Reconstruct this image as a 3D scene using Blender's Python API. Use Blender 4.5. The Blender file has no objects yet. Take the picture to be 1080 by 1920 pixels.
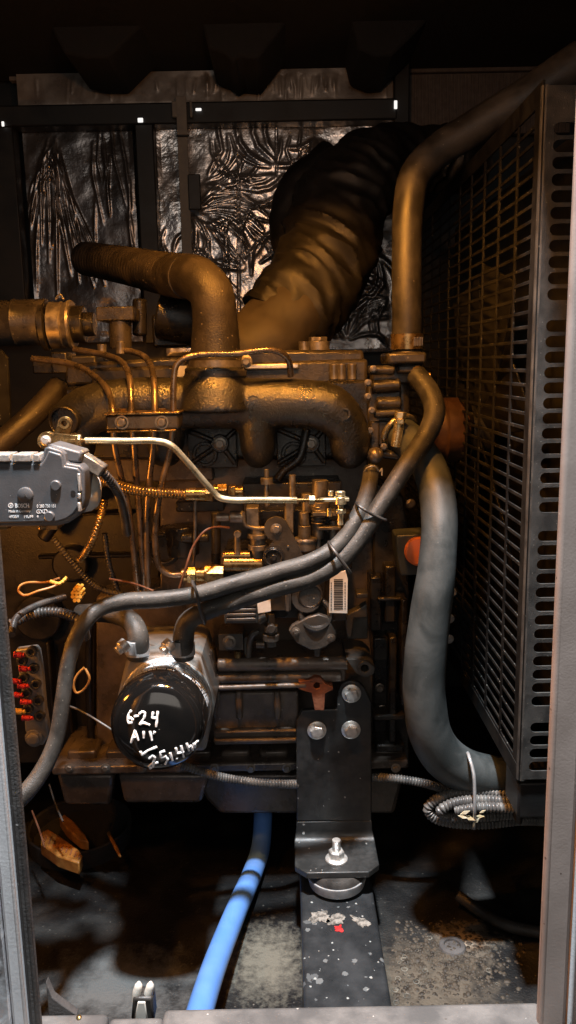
import bpy, bmesh, math, random
import numpy as np
from mathutils import Vector, Matrix, noise
from mathutils.bvhtree import BVHTree
random.seed(7); rng = np.random.default_rng(7)
V = Vector
R = math.radians
scene = bpy.context.scene
COL = scene.collection

# ------------------------------------------------------------------ camera
F = 1500.0
CAM = V((0, -1.25, .88)); PITCH = R(10.5); ROLL = R(1.1)
fwd = V((0, math.cos(PITCH), -math.sin(PITCH))); up0 = V((0, math.sin(PITCH), math.cos(PITCH)))
rgt = V((1, 0, 0)) * math.cos(ROLL) - up0 * math.sin(ROLL)
upv = V((1, 0, 0)) * math.sin(ROLL) + up0 * math.cos(ROLL)
cd = bpy.data.cameras.new('camera'); cam = bpy.data.objects.new('camera', cd); COL.objects.link(cam)
cd.sensor_fit = 'VERTICAL'; cd.sensor_height = 36; cd.lens = 36 * F / 1920; cd.clip_start = .02; cd.clip_end = 60
M = Matrix((rgt, upv, -fwd)).transposed().to_4x4(); M.translation = CAM; cam.matrix_world = M
scene.camera = cam

def ray(px, py): return fwd + rgt * ((px - 540) / F) + upv * ((960 - py) / F)
def P(px, py, Y):
    d = ray(px, py); return CAM + d * ((Y - CAM.y) / d.y)
def S(px, py, Y):
    d = ray(px, py); return (Y - CAM.y) / d.y / F
def PZ(px, py, z):
    d = ray(px, py); return CAM + d * ((z - CAM.z) / d.z)

# ------------------------------------------------------------------ materials
def mat(name, c, rough=.5, metal=0, c2=None, ns=30, bump=0, bs=250, bd=.002, speck=None, rvar=.12, coat=0, crough=.08, ncon=(.4, .62), sheen=0, emit=None, dist=0, spec=None):
    m = bpy.data.materials.new(name); m.use_nodes = True
    nt = m.node_tree; N = nt.nodes; L = nt.links
    b = N['Principled BSDF']
    tc = N.new('ShaderNodeTexCoord'); co = tc.outputs['Object']
    def noi(scale, detail=6, rgh=.6):
        n = N.new('ShaderNodeTexNoise'); n.inputs['Scale'].default_value = scale; n.inputs['Detail'].default_value = detail
        n.inputs['Roughness'].default_value = rgh; n.inputs['Distortion'].default_value = dist; L.new(co, n.inputs['Vector']); return n
    def ramp(src, a, bb):
        r = N.new('ShaderNodeMapRange'); r.inputs['From Min'].default_value = a; r.inputs['From Max'].default_value = bb
        L.new(src, r.inputs['Value']); return r.outputs['Result']
    def mix(f, a, bb):
        x = N.new('ShaderNodeMix'); x.data_type = 'RGBA'; L.new(f, x.inputs['Factor'])
        for s, v in (('A', a), ('B', bb)):
            i = [k for k in x.inputs if k.name == s and k.type == 'RGBA'][0]
            if hasattr(v, 'links'): L.new(v, i)
            else: i.default_value = (*v, 1)
        return [o for o in x.outputs if o.type == 'RGBA'][0]
    if c2 is None: c2 = tuple(min(1, v * 1.7 + .004) for v in c)
    n1 = noi(ns)
    col = mix(ramp(n1.outputs['Fac'], *ncon), c, c2)
    rg = N.new('ShaderNodeMapRange'); L.new(n1.outputs['Fac'], rg.inputs['Value'])
    rg.inputs['From Min'].default_value = .3; rg.inputs['From Max'].default_value = .7
    rg.inputs['To Min'].default_value = max(.03, rough - rvar); rg.inputs['To Max'].default_value = min(1, rough + rvar)
    L.new(rg.outputs['Result'], b.inputs['Roughness'])
    for sp in (speck or []):
        sc_, sz, colr, dens = sp; sz *= 1.6
        v = N.new('ShaderNodeTexVoronoi'); v.inputs['Scale'].default_value = sc_; L.new(co, v.inputs['Vector'])
        wn = N.new('ShaderNodeSeparateColor'); L.new(v.outputs['Color'], wn.inputs['Color'])
        a = N.new('ShaderNodeMath'); a.operation = 'LESS_THAN'; a.inputs[1].default_value = dens; L.new(wn.outputs['Red'], a.inputs[0])
        nz = noi(sc_ * 3, 3)
        ad = N.new('ShaderNodeMath'); ad.operation = 'MULTIPLY_ADD'; ad.inputs[1].default_value = sz * 1.2; L.new(nz.outputs['Fac'], ad.inputs[0]); L.new(v.outputs['Distance'], ad.inputs[2])
        s2 = N.new('ShaderNodeMath'); s2.operation = 'MULTIPLY_ADD'; s2.inputs[1].default_value = sz; s2.inputs[2].default_value = sz * .5; L.new(wn.outputs['Green'], s2.inputs[0])
        l = N.new('ShaderNodeMath'); l.operation = 'LESS_THAN'; L.new(ad.outputs[0], l.inputs[0]); L.new(s2.outputs[0], l.inputs[1])
        mm = N.new('ShaderNodeMath'); mm.operation = 'MULTIPLY'; L.new(a.outputs[0], mm.inputs[0]); L.new(l.outputs[0], mm.inputs[1])
        col = mix(mm.outputs[0], col, colr)
    L.new(col, b.inputs['Base Color'])
    b.inputs['Metallic'].default_value = metal
    if coat: b.inputs['Coat Weight'].default_value = coat; b.inputs['Coat Roughness'].default_value = crough
    if sheen: b.inputs['Sheen Weight'].default_value = sheen
    if bump:
        n2 = noi(bs, 3); bp = N.new('ShaderNodeBump'); bp.inputs['Strength'].default_value = bump; bp.inputs['Distance'].default_value = bd
        L.new(n2.outputs['Fac'], bp.inputs['Height']); L.new(bp.outputs['Normal'], b.inputs['Normal'])
    if spec is not None: b.inputs['Specular IOR Level'].default_value = spec
    if emit:
        b.inputs['Emission Color'].default_value = (*emit[0], 1); b.inputs['Emission Strength'].default_value = emit[1]
    return m

DUST = (.32, .31, .28)
MT = dict(
    paint=mat('engine_paint', (.026, .023, .02), .27, .15, c2=(.065, .057, .048), ns=24, bump=.35, bs=420, speck=[(160, .16, (.2, .18, .15), .2)]),
    bell=mat('shaded_bell_paint', (.005, .0048, .0045), .4, c2=(.014, .0125, .011), ns=26, bump=.3, bs=400),  # darkened engine paint, holds the bell housing's shade in its colour
    lit_block_paint=mat('lit_block_paint', (.07, .058, .048), .32, .1, c2=(.15, .12, .097), ns=20, bump=.35, bs=420, speck=[(160, .16, (.05, .04, .035), .25), (120, .16, (.25, .22, .18), .14)]),  # lighter copy of engine paint, warm light low on the block put in
    paint_dark=mat('dark_engine_paint', (.011, .010, .009), .3, .1, c2=(.030, .027, .024), ns=30, bump=.3, bs=500, speck=[(170, .15, (.16, .15, .13), .16)]),
    cast=mat('cast_manifold', (.013, .0128, .0105), .33, .0, c2=(.024, .0225, .018), ns=18, bump=.8, bs=330, bd=.0016, spec=1.0),
    castg=mat('painted_cooler_cast', (.15, .143, .132), .4, .2, c2=(.215, .205, .19), ns=30, bump=.25, bs=480, speck=[(120, .14, (.05, .045, .04), .2)]),
    castk=mat('dark_pump_cast', (.05, .046, .041), .36, .25, c2=(.085, .078, .068), ns=30, bump=.25, bs=480, speck=[(120, .14, (.02, .018, .016), .2)]),
    pan=mat('oil_pan_paint', (.05, .042, .036), .28, .2, c2=(.12, .10, .085), ns=14, bump=.25, bs=200, speck=[(150, .15, (.25, .23, .2), .2)]),
    rust=mat('rusty_tab', (.16, .05, .025), .7, .2, c2=(.26, .10, .05), ns=60, bump=.3),
    pulley=mat('rusty_pulley', (.05, .023, .011), .55, .2, c2=(.085, .04, .02), ns=30, bump=.2),
    zinc=mat('yellow_zinc', (.62, .52, .30), .3, .85, c2=(.8, .72, .5), ns=60, bump=.08),
    brass=mat('brass_fitting', (.20, .13, .055), .28, .85, c2=(.36, .25, .11), ns=80, bump=.1),
    steel=mat('zinc_bolt', (.62, .61, .58), .38, .75, c2=(.8, .79, .76), ns=140, bump=.15, bs=600),
    dsteel=mat('dull_steel', (.16, .14, .12), .42, .7, c2=(.3, .27, .23), ns=70, bump=.15),
    pipe=mat('steel_fuel_pipe', (.15, .12, .09), .3, .75, c2=(.28, .22, .17), ns=40, bump=.1, speck=[(140, .2, (.08, .06, .05), .3)]),
    rubber=mat('black_rubber', (.018, .017, .016), .48, c2=(.05, .046, .042), ns=25, bump=.2, bs=500, speck=[(170, .15, (.14, .13, .11), .15)]),
    duct=mat('intake_rubber', (.016, .0135, .0115), .5, c2=(.034, .028, .023), ns=22, bump=.35, bs=350, speck=[(190, .17, (.2, .17, .13), .2)]),
    hose=mat('dusty_hose', (.022, .0215, .0195), .52, c2=(.055, .053, .048), spec=.4, ns=34, bump=.55, bs=520, bd=.0011, speck=[(260, .2, (.15, .14, .12), .3)]),
    ghose=mat('grey_dusty_hose', (.028, .034, .035), .5, c2=(.054, .062, .063), ns=20, dist=.6, bump=.15, bs=420, speck=[(170, .1, (.13, .14, .135), .12)]),
    wrap=mat('exhaust_wrap', (.004, .0038, .0037), .5, c2=(.009, .0083, .0077), ns=12, bump=.55, bs=900, bd=.001),
    sleeve=mat('woven_sleeve', (.020, .016, .012), .6, c2=(.042, .033, .024), ns=14, bump=.6, bs=900, bd=.001),
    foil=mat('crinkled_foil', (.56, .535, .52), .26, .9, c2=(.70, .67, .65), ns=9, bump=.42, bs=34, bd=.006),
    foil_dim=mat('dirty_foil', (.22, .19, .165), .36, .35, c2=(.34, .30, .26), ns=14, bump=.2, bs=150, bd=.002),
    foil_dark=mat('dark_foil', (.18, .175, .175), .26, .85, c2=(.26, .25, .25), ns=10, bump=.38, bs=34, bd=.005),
    foil_door=mat('door_foil', (.62, .62, .64), .35, .6, c2=(.8, .8, .82), ns=20, bump=.3, bs=120, bd=.003),
    black=mat('black_paint', (.009, .009, .009), .5, c2=(.016, .016, .015), ns=14, bump=.1, bs=300),
    foam=mat('black_foam', (.006, .0065, .007), .95, c2=(.012, .012, .013), ns=60, bump=.5, bs=400),
    bracket=mat('black_powder_coat', (.018, .019, .019), .40, c2=(.03, .031, .031), ns=60, bump=.25, bs=900, bd=.0007, speck=[(120, .26, (.26, .26, .25), .12)]),
    rail=mat('spotted_black_rail', (.016, .018, .02), .33, c2=(.03, .033, .036), ns=20, bump=.1, bs=500,
             speck=[(42, .34, (.085, .092, .096), .4), (80, .3, (.13, .138, .14), .3), (150, .25, (.3, .31, .3), .14)]),
    grille=mat('grille_black', (.006, .006, .006), .7, c2=(.016, .016, .015), ns=30, spec=.12, speck=[(260, .25, (.10, .10, .09), .2)]),
    guard=mat('guard_powder_coat', (.026, .0265, .026), .55, c2=(.065, .065, .062), ns=30, bump=.5, bs=700, bd=.001, speck=[(260, .2, (.14, .14, .125), .2)]),
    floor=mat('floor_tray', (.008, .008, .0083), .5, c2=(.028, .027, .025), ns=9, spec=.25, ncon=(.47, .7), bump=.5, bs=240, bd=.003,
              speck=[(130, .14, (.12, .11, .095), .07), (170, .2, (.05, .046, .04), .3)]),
    blue=mat('blue_hose', (.095, .235, .60), .38, c2=(.13, .285, .66), ns=8, bump=.04, speck=[(60, .1, (.10, .2, .5), .08)]),
    actu=mat('actuator_housing', (.078, .084, .092), .45, .15, c2=(.105, .111, .12), ns=22, bump=.12, bs=700, speck=[(150, .09, (.3, .3, .3), .1)]),
    white_pl=mat('translucent_white_plastic', (.5, .48, .42), .4, c2=(.62, .6, .55), ns=30),
    filt=mat('black_filter_gloss', (.005, .005, .005), .14, coat=.6, c2=(.010, .009, .008), ns=10, rvar=.05, speck=[(150, .12, (.25, .25, .23), .12), (60, .13, (.16, .16, .15), .08)]),
    ink=mat('white_marker', (.9, .9, .9), .6, c2=(.95, .95, .95)),
    label_ink=mat('label_print', (.7, .76, .82), .5, c2=(.62, .68, .72)),
    white=mat('white_sticker', (.62, .60, .54), .55, c2=(.75, .73, .67), ns=50),
    printk=mat('barcode_print', (.03, .028, .026), .6),
    red=mat('red_connector', (.38, .018, .018), .4, c2=(.5, .03, .03), ns=60),
    yellow=mat('yellow_connector', (.5, .28, .04), .45, c2=(.6, .36, .07), ns=60),
    orange=mat('orange_plastic', (.62, .16, .045), .4, c2=(.72, .2, .06), ns=25),
    wood=mat('amber_resin', (.22, .085, .015), .45, c2=(.36, .16, .035), ns=60),
    wire=mat('orange_wire', (.28, .11, .02), .45, c2=(.36, .16, .035), ns=40),
    wire_dark=mat('dull_red_wire', (.09, .035, .018), .4, c2=(.14, .06, .03), ns=40),
    conduit=mat('conduit_plastic', (.06, .06, .06), .42, c2=(.14, .138, .13), ns=40, speck=[(180, .2, (.3, .29, .27), .15)]),
    conduit_k=mat('black_conduit_plastic', (.022, .02, .019), .4, c2=(.055, .05, .045), ns=40),
    post=mat('brown_frame_paint', (.34, .275, .245), .55, c2=(.44, .36, .325), ns=10, bump=.07, bs=420, speck=[(130, .10, (.6, .56, .52), .10), (60, .08, (.16, .12, .10), .12)]),
    frame=mat('grey_frame_paint', (.68, .685, .71), .5, c2=(.8, .805, .83), ns=9, bump=.1, bs=300, speck=[(90, .1, (.1, .1, .1), .1)]),
    seal=mat('rubber_seal', (.05, .047, .046), .7, c2=(.09, .085, .083), ns=18, bump=.5, bs=380, speck=[(140, .13, (.35, .34, .33), .14)]),
    sill=mat('worn_sill_metal', (.12, .12, .12), .42, .3, c2=(.2, .195, .19), ns=16, bump=.2, bs=200, speck=[(70, .12, (.12, .115, .11), .15), (180, .16, (.6, .58, .55), .1)]),
    tan=mat('tan_strap', (.16, .135, .11), .6, c2=(.22, .19, .15), ns=30),
    leaf=mat('dry_leaf', (.45, .36, .2), .8, c2=(.6, .55, .42), ns=90),
    stain=mat('dried_splash', (.07, .066, .058), .7, c2=(.24, .225, .20), ns=120, ncon=(.42, .58)),
    driedwater=mat('dried_water', (.05, .046, .038), .7, c2=(.2, .185, .15), ns=60),
    leak=mat('daylight_leak', (.8, .8, .8), .5, emit=((1, .98, .95), 1.0)),
    ring=mat('galvanised_cup', (.36, .37, .38), .4, .5, c2=(.5, .51, .52), ns=60),
    rib=mat('ribbed_brown_foam', (.10, .08, .07), .9, c2=(.14, .115, .10), ns=80, bump=.4, bs=500),
)

# ------------------------------------------------------------------ mesh builder
class MB:
    def __init__(s): s.bm = bmesh.new()
    def faces(s, vs, fs):
        v = [s.bm.verts.new(p) for p in vs]
        for f in fs:
            try: s.bm.faces.new([v[i] for i in f])
            except ValueError: pass
        return s
    def prism3(s, pts, vec):
        vec = V(vec); n = len(pts)
        a = [V(p) for p in pts]; b = [p + vec for p in a]
        return s.faces(a + b, [list(range(n)), list(range(2 * n - 1, n - 1, -1))] + [[i, i + n, (i + 1) % n + n, (i + 1) % n] for i in range(n)])
    def prism(s, poly, Y, th):
        return s.prism3([P(x, y, Y) for x, y in poly], (0, th, 0))
    def box(s, c, size, rot=None):
        c = V(c); h = V(size) / 2; m = rot or Matrix.Identity(3)
        vs = [c + m @ V((x * h.x, y * h.y, z * h.z)) for x in (-1, 1) for y in (-1, 1) for z in (-1, 1)]
        return s.faces(vs, [(0, 1, 3, 2), (4, 6, 7, 5), (0, 4, 5, 1), (2, 3, 7, 6), (0, 2, 6, 4), (1, 5, 7, 3)])
    def pbox(s, x0, y0, x1, y1, Y, th):           # box whose front face has the pixel rectangle's centre and size
        c = P((x0 + x1) / 2, (y0 + y1) / 2, Y); k = S((x0 + x1) / 2, (y0 + y1) / 2, Y)
        return s.box((c.x, Y + th / 2, c.z), (abs(x1 - x0) * k, th, abs(y1 - y0) * k))
    def rings(s, rs, cap=True, close=False):
        n = len(rs[0]); allv = [[s.bm.verts.new(p) for p in r] for r in rs]
        pairs = list(zip(allv, allv[1:])) + ([(allv[-1], allv[0])] if close else [])
        for a, b in pairs:
            for i in range(n):
                s.bm.faces.new((a[i], a[(i + 1) % n], b[(i + 1) % n], b[i]))
        if cap and not close:
            s.bm.faces.new(list(reversed(allv[0]))); s.bm.faces.new(allv[-1])
        return s
    def lathe(s, c, axis, prof, n=32):
        c = V(c); a = V(axis).normalized(); u = a.orthogonal().normalized(); w = a.cross(u)
        return s.rings([[c + a * h + (u * math.cos(t) + w * math.sin(t)) * max(r, 1e-4) for t in [2 * math.pi * i / n for i in range(n)]] for h, r in prof])
    def cyl(s, a, b, r, r2=None, n=24):
        a = V(a); b = V(b); return s.lathe(a, b - a, [(0, r), ((b - a).length, r if r2 is None else r2)], n)
    def hexcyl(s, a, b, r): return s.cyl(a, b, r, None, 6)
    def tube(s, pts, r, n=16, step=None, cor=None, disp=None, closed=False, cap=True):
        pts = [V(p) for p in pts]
        rad = list(r) if hasattr(r, '__len__') else [r] * len(pts)
        sm = []; m = len(pts)
        rng_ = range(m if closed else m - 1)
        for i in rng_:
            if closed: p0, p1, p2, p3 = [pts[(i + k) % m] for k in (-1, 0, 1, 2)]; ra, rb = rad[i], rad[(i + 1) % m]
            else:
                p1, p2 = pts[i], pts[i + 1]; p0 = pts[i - 1] if i else p1 * 2 - p2; p3 = pts[i + 2] if i + 2 < m else p2 * 2 - p1; ra, rb = rad[i], rad[i + 1]
            d = (p2 - p1).length; k = max(3, int(d / (step or max(.006, min(ra, rb) * .45))))
            # centripetal tangents
            d0 = max((p1 - p0).length, 1e-6); d1 = max(d, 1e-6); d2 = max((p3 - p2).length, 1e-6)
            t1 = (p2 - p1) / d1 * .5 + (p1 - p0) / d0 * .5; t2 = (p2 - p1) / d1 * .5 + (p3 - p2) / d2 * .5
            t1 *= d1; t2 *= d1
            for j in range(k):
                t = j / k; t_2 = t * t; t_3 = t_2 * t
                sm.append((p1 * (2 * t_3 - 3 * t_2 + 1) + t1 * (t_3 - 2 * t_2 + t) + p2 * (-2 * t_3 + 3 * t_2) + t2 * (t_3 - t_2), ra + (rb - ra) * t))
        if not closed: sm.append((pts[-1], rad[-1]))
        if cor:                                     # resample for corrugation
            pitch, amp = cor; acc = [0]
            for a, b in zip(sm, sm[1:]): acc.append(acc[-1] + (b[0] - a[0]).length)
            L = acc[-1]; out = []; q = pitch / 6; i = 0; u = 0
            while u < L:
                while i < len(acc) - 2 and acc[i + 1] < u: i += 1
                f = (u - acc[i]) / max(acc[i + 1] - acc[i], 1e-9)
                ph = (u / pitch) % 1
                out.append((sm[i][0].lerp(sm[i + 1][0], f), (sm[i][1] * (1 - f) + sm[i + 1][1] * f) * (1 + amp * (1 if ph < .5 else -1) * min(1, 4 * abs(math.sin(2 * math.pi * ph)) + .3))))
                u += q
            sm = out
        rs = []; nrm = None; N = len(sm)
        for i, (p, rr) in enumerate(sm):
            if closed: t = (sm[(i + 1) % N][0] - sm[i - 1][0])
            else: t = sm[min(i + 1, N - 1)][0] - sm[max(i - 1, 0)][0]
            t.normalize()
            nrm = t.orthogonal().normalized() if nrm is None else (nrm - t * nrm.dot(t)).normalized()
            bn = t.cross(nrm); ring = []
            for k in range(n):
                a = 2 * math.pi * k / n; d = nrm * math.cos(a) + bn * math.sin(a)
                ring.append(p + d * (rr + (disp(p + d * rr, i / N, a) if disp else 0)))
            rs.append(ring)
        return s.rings(rs, cap=cap, close=closed)
    def ptube(s, pts, r, **k):                      # points (px, py, Y[, r]); radii in pixels
        w = [P(*p[:3]) for p in pts]
        rr = [(p[3] if len(p) > 3 else r) * S(*p[:3]) for p in pts]
        return s.tube(w, rr, **k)
    def bolt(s, c, nrm, r, h=None, flange=None):
        c = V(c); n = V(nrm).normalized(); h = h or r * .9
        if flange: s.lathe(c, n, [(0, flange), (h * .16, flange), (h * .3, r * 1.02)], 24)
        s.lathe(c, n, [(0, r), (h * .85, r), (h, r * .82)], 6)
        s.lathe(c, n, [(h, r * .6), (h * 1.03, r * .6)], 16); return s
    def pbolt(s, px, py, Y, r, flange=None, h=None, nrm=(0, -1, 0)):
        k = S(px, py, Y); return s.bolt(P(px, py, Y), nrm, r * k, (h * k if h else None), flange * k if flange else None)
    def pdisc(s, px, py, Y, r, th, n=28):           # disc facing the camera side, front at Y
        c = P(px, py, Y); k = S(px, py, Y); return s.cyl(c + V((0, th, 0)), c, r * k, None, n)
    def pring(s, px, py, Y, r0, r1, th, n=32):
        c = P(px, py, Y); k = S(px, py, Y)
        return s.rings([[c + V((math.cos(t) * r * k, y, math.sin(t) * r * k)) for t in [2 * math.pi * i / n for i in range(n)]] for r, y in ((r0, th), (r0, 0), (r1, 0), (r1, th))], close=True)
    def torus(s, c, axis, r0, r1, n=32, m=10):
        c = V(c); a = V(axis).normalized(); u = a.orthogonal().normalized(); w = a.cross(u)
        return s.tube([c + (u * math.cos(t) + w * math.sin(t)) * r0 for t in [2 * math.pi * i / n for i in range(n)]], r1, n=m, step=9, closed=True)

def circ(cx, cy, r, n=24, a0=0, a1=360, sy=1):
    full = abs(a1 - a0) >= 360
    return [(cx + r * math.cos(R(a0 + (a1 - a0) * i / (n if full else n - 1))), cy + sy * r * math.sin(R(a0 + (a1 - a0) * i / (n if full else n - 1)))) for i in range(n)]

def plate(polys, Y, th):
    """flat plate with holes, outline and holes in pixels on the plane Y, thickness to the back"""
    c = bpy.data.curves.new('t', 'CURVE'); c.dimensions = '2D'; c.fill_mode = 'BOTH'; c.extrude = th / 2
    for poly in polys:
        sp = c.splines.new('POLY'); w = [P(x, y, Y) for x, y in poly]; sp.points.add(len(w) - 1)
        for q, p in zip(sp.points, w): q.co = (p.x, p.z, 0, 1)
        sp.use_cyclic_u = True
    o = bpy.data.objects.new('t', c); COL.objects.link(o); me = o.to_mesh()
    mb = MB(); mb.bm.from_mesh(me); o.to_mesh_clear(); bpy.data.objects.remove(o); bpy.data.curves.remove(c)
    for v in mb.bm.verts: v.co = V((v.co.x, Y + th / 2 - v.co.z, v.co.y))
    bmesh.ops.remove_doubles(mb.bm, verts=mb.bm.verts, dist=1e-6)
    return mb

def text(s, px, py, h, Y, th=.0004, sx=1, align='LEFT', rotz=0):
    """flat lettering of height h pixels standing on the plane Y, facing the front"""
    c = bpy.data.curves.new('t', 'FONT'); c.body = s; c.size = h * S(px, py, Y) * 1.38; c.extrude = th / 2; c.align_x = align; c.resolution_u = 3
    o = bpy.data.objects.new('t', c); COL.objects.link(o)
    bpy.context.view_layer.update()
    me = bpy.data.meshes.new_from_object(o.evaluated_get(bpy.context.evaluated_depsgraph_get()))
    mb = MB(); mb.bm.from_mesh(me); bpy.data.objects.remove(o); bpy.data.meshes.remove(me)
    p = P(px, py, Y); cr, sr = math.cos(rotz), math.sin(rotz)
    for v in mb.bm.verts:
        x, y = v.co.x * sx, v.co.y
        v.co = V((p.x + x * cr - y * sr, Y - v.co.z, p.z + x * sr + y * cr))
    return mb

def merge(*mbs):
    a = mbs[0]
    for b in mbs[1:]:
        me = bpy.data.meshes.new('t'); b.bm.to_mesh(me); a.bm.from_mesh(me); bpy.data.meshes.remove(me); b.bm.free()
    return a

def tag(o, label=None, cat=None, group=None, kind=None):
    if label: o['label'] = label
    if cat: o['category'] = cat
    if group: o['group'] = group
    if kind: o['kind'] = kind
    return o

def thing(name, label, cat, loc, group=None):
    o = bpy.data.objects.new(name, None); o.empty_display_size = .02; COL.objects.link(o); o.location = loc
    return tag(o, label, cat, group)

def wloc(o):
    l = V(o.location)
    while o.parent: o = o.parent; l += V(o.location)
    return l

def add(name, mb, m, parent=None, label=None, cat=None, group=None, kind=None, bevel=0, smooth=35, remesh=0, sub=0, seg=2):
    bm = mb.bm
    bmesh.ops.recalc_face_normals(bm, faces=bm.faces)
    co = np.array([v.co for v in bm.verts]); base = V(((co[:, 0].min() + co[:, 0].max()) / 2, (co[:, 1].min() + co[:, 1].max()) / 2, co[:, 2].min()))
    me = bpy.data.meshes.new(name)
    for v in bm.verts: v.co -= base
    bm.to_mesh(me); bm.free()
    me.materials.append(MT[m] if isinstance(m, str) else m)
    for p in me.polygons: p.use_smooth = True
    if not remesh: me.set_sharp_from_angle(angle=R(smooth))
    o = bpy.data.objects.new(name, me); COL.objects.link(o)
    if parent is not None:
        o.parent = parent; o.location = base - wloc(parent)
    else: o.location = base
    if remesh:
        md = o.modifiers.new('remesh', 'REMESH'); md.mode = 'VOXEL'; md.voxel_size = remesh; md.use_smooth_shade = True
        md = o.modifiers.new('smooth', 'SMOOTH'); md.iterations = 8; md.factor = .5
    if bevel:
        md = o.modifiers.new('bevel', 'BEVEL'); md.width = bevel; md.segments = seg; md.limit_method = 'ANGLE'; md.angle_limit = R(40)
        md.harden_normals = False
    return tag(o, label, cat, group, kind)

def add_split(name, mb, m, parent, **k):
    bm = mb.bm; bm.verts.ensure_lookup_table(); seen = set(); out = []
    for v in bm.verts:
        if v in seen: continue
        st, isl = [v], set()
        while st:
            q = st.pop()
            if q in isl: continue
            isl.add(q); st += [e.other_vert(q) for e in q.link_edges]
        seen |= isl; il = list(isl); ix = {q: n for n, q in enumerate(il)}
        fs = {f for q in il for f in q.link_faces}
        out.append(add(name, MB().faces([q.co.copy() for q in il], [[ix[q] for q in f.verts] for f in fs]), m, parent, **k))
    bm.free(); return out
# ================================================================== SETTING
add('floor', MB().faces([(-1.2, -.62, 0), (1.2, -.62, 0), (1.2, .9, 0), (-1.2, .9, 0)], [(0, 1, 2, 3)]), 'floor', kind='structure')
BY = .80
add('back_wall', MB().box((0, BY + .04, .8), (2.4, .04, 1.6)), 'black', kind='structure')
add('ceiling', MB().box((0, .2125, 1.575), (2.4, 1.175, .05)), 'foam', kind='structure')
for sx in (-1, 1): add('side_wall', MB().box((sx * 1.0, .17, .8), (.04, 1.3, 1.6)), 'foam', kind='structure')

def dirt_and_shade(m, patches):
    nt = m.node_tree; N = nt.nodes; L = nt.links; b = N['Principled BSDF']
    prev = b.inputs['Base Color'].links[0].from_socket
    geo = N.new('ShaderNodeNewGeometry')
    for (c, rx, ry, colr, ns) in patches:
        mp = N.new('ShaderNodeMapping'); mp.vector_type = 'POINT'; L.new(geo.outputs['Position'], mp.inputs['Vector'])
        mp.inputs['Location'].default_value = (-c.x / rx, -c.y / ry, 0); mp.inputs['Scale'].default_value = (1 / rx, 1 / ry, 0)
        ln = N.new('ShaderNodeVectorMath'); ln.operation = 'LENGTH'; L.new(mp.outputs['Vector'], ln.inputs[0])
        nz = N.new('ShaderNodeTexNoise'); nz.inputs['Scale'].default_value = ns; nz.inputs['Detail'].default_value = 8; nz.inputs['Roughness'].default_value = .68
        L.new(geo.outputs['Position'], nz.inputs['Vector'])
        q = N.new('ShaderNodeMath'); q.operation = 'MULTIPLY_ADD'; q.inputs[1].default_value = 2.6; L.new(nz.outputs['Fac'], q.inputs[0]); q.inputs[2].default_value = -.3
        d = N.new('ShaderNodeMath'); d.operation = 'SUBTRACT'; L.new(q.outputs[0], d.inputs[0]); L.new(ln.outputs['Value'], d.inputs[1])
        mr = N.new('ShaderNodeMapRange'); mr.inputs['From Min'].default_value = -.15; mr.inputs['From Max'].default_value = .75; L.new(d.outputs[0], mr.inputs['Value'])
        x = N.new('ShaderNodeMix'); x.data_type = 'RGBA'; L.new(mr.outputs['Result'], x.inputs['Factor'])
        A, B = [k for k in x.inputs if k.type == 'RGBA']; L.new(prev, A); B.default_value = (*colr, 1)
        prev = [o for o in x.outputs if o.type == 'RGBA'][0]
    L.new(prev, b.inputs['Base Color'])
dirt_and_shade(MT['floor'], [(V((0, .5, 0)), 1.2, .56, (.0035, .0035, .0035), 16), (PZ(500, 1800, 0), .062, .085, (.125, .12, .098), 75), (PZ(870, 1765, 0), .05, .04, (.26, .22, .17), 30), (PZ(800, 1850, 0), .10, .09, (.10, .085, .065), 40), (PZ(215, 1850, 0), .12, .08, (.085, .09, .09), 30)])  # first patch paints near-black shade on the rear floor, the rest are dirt
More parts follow.
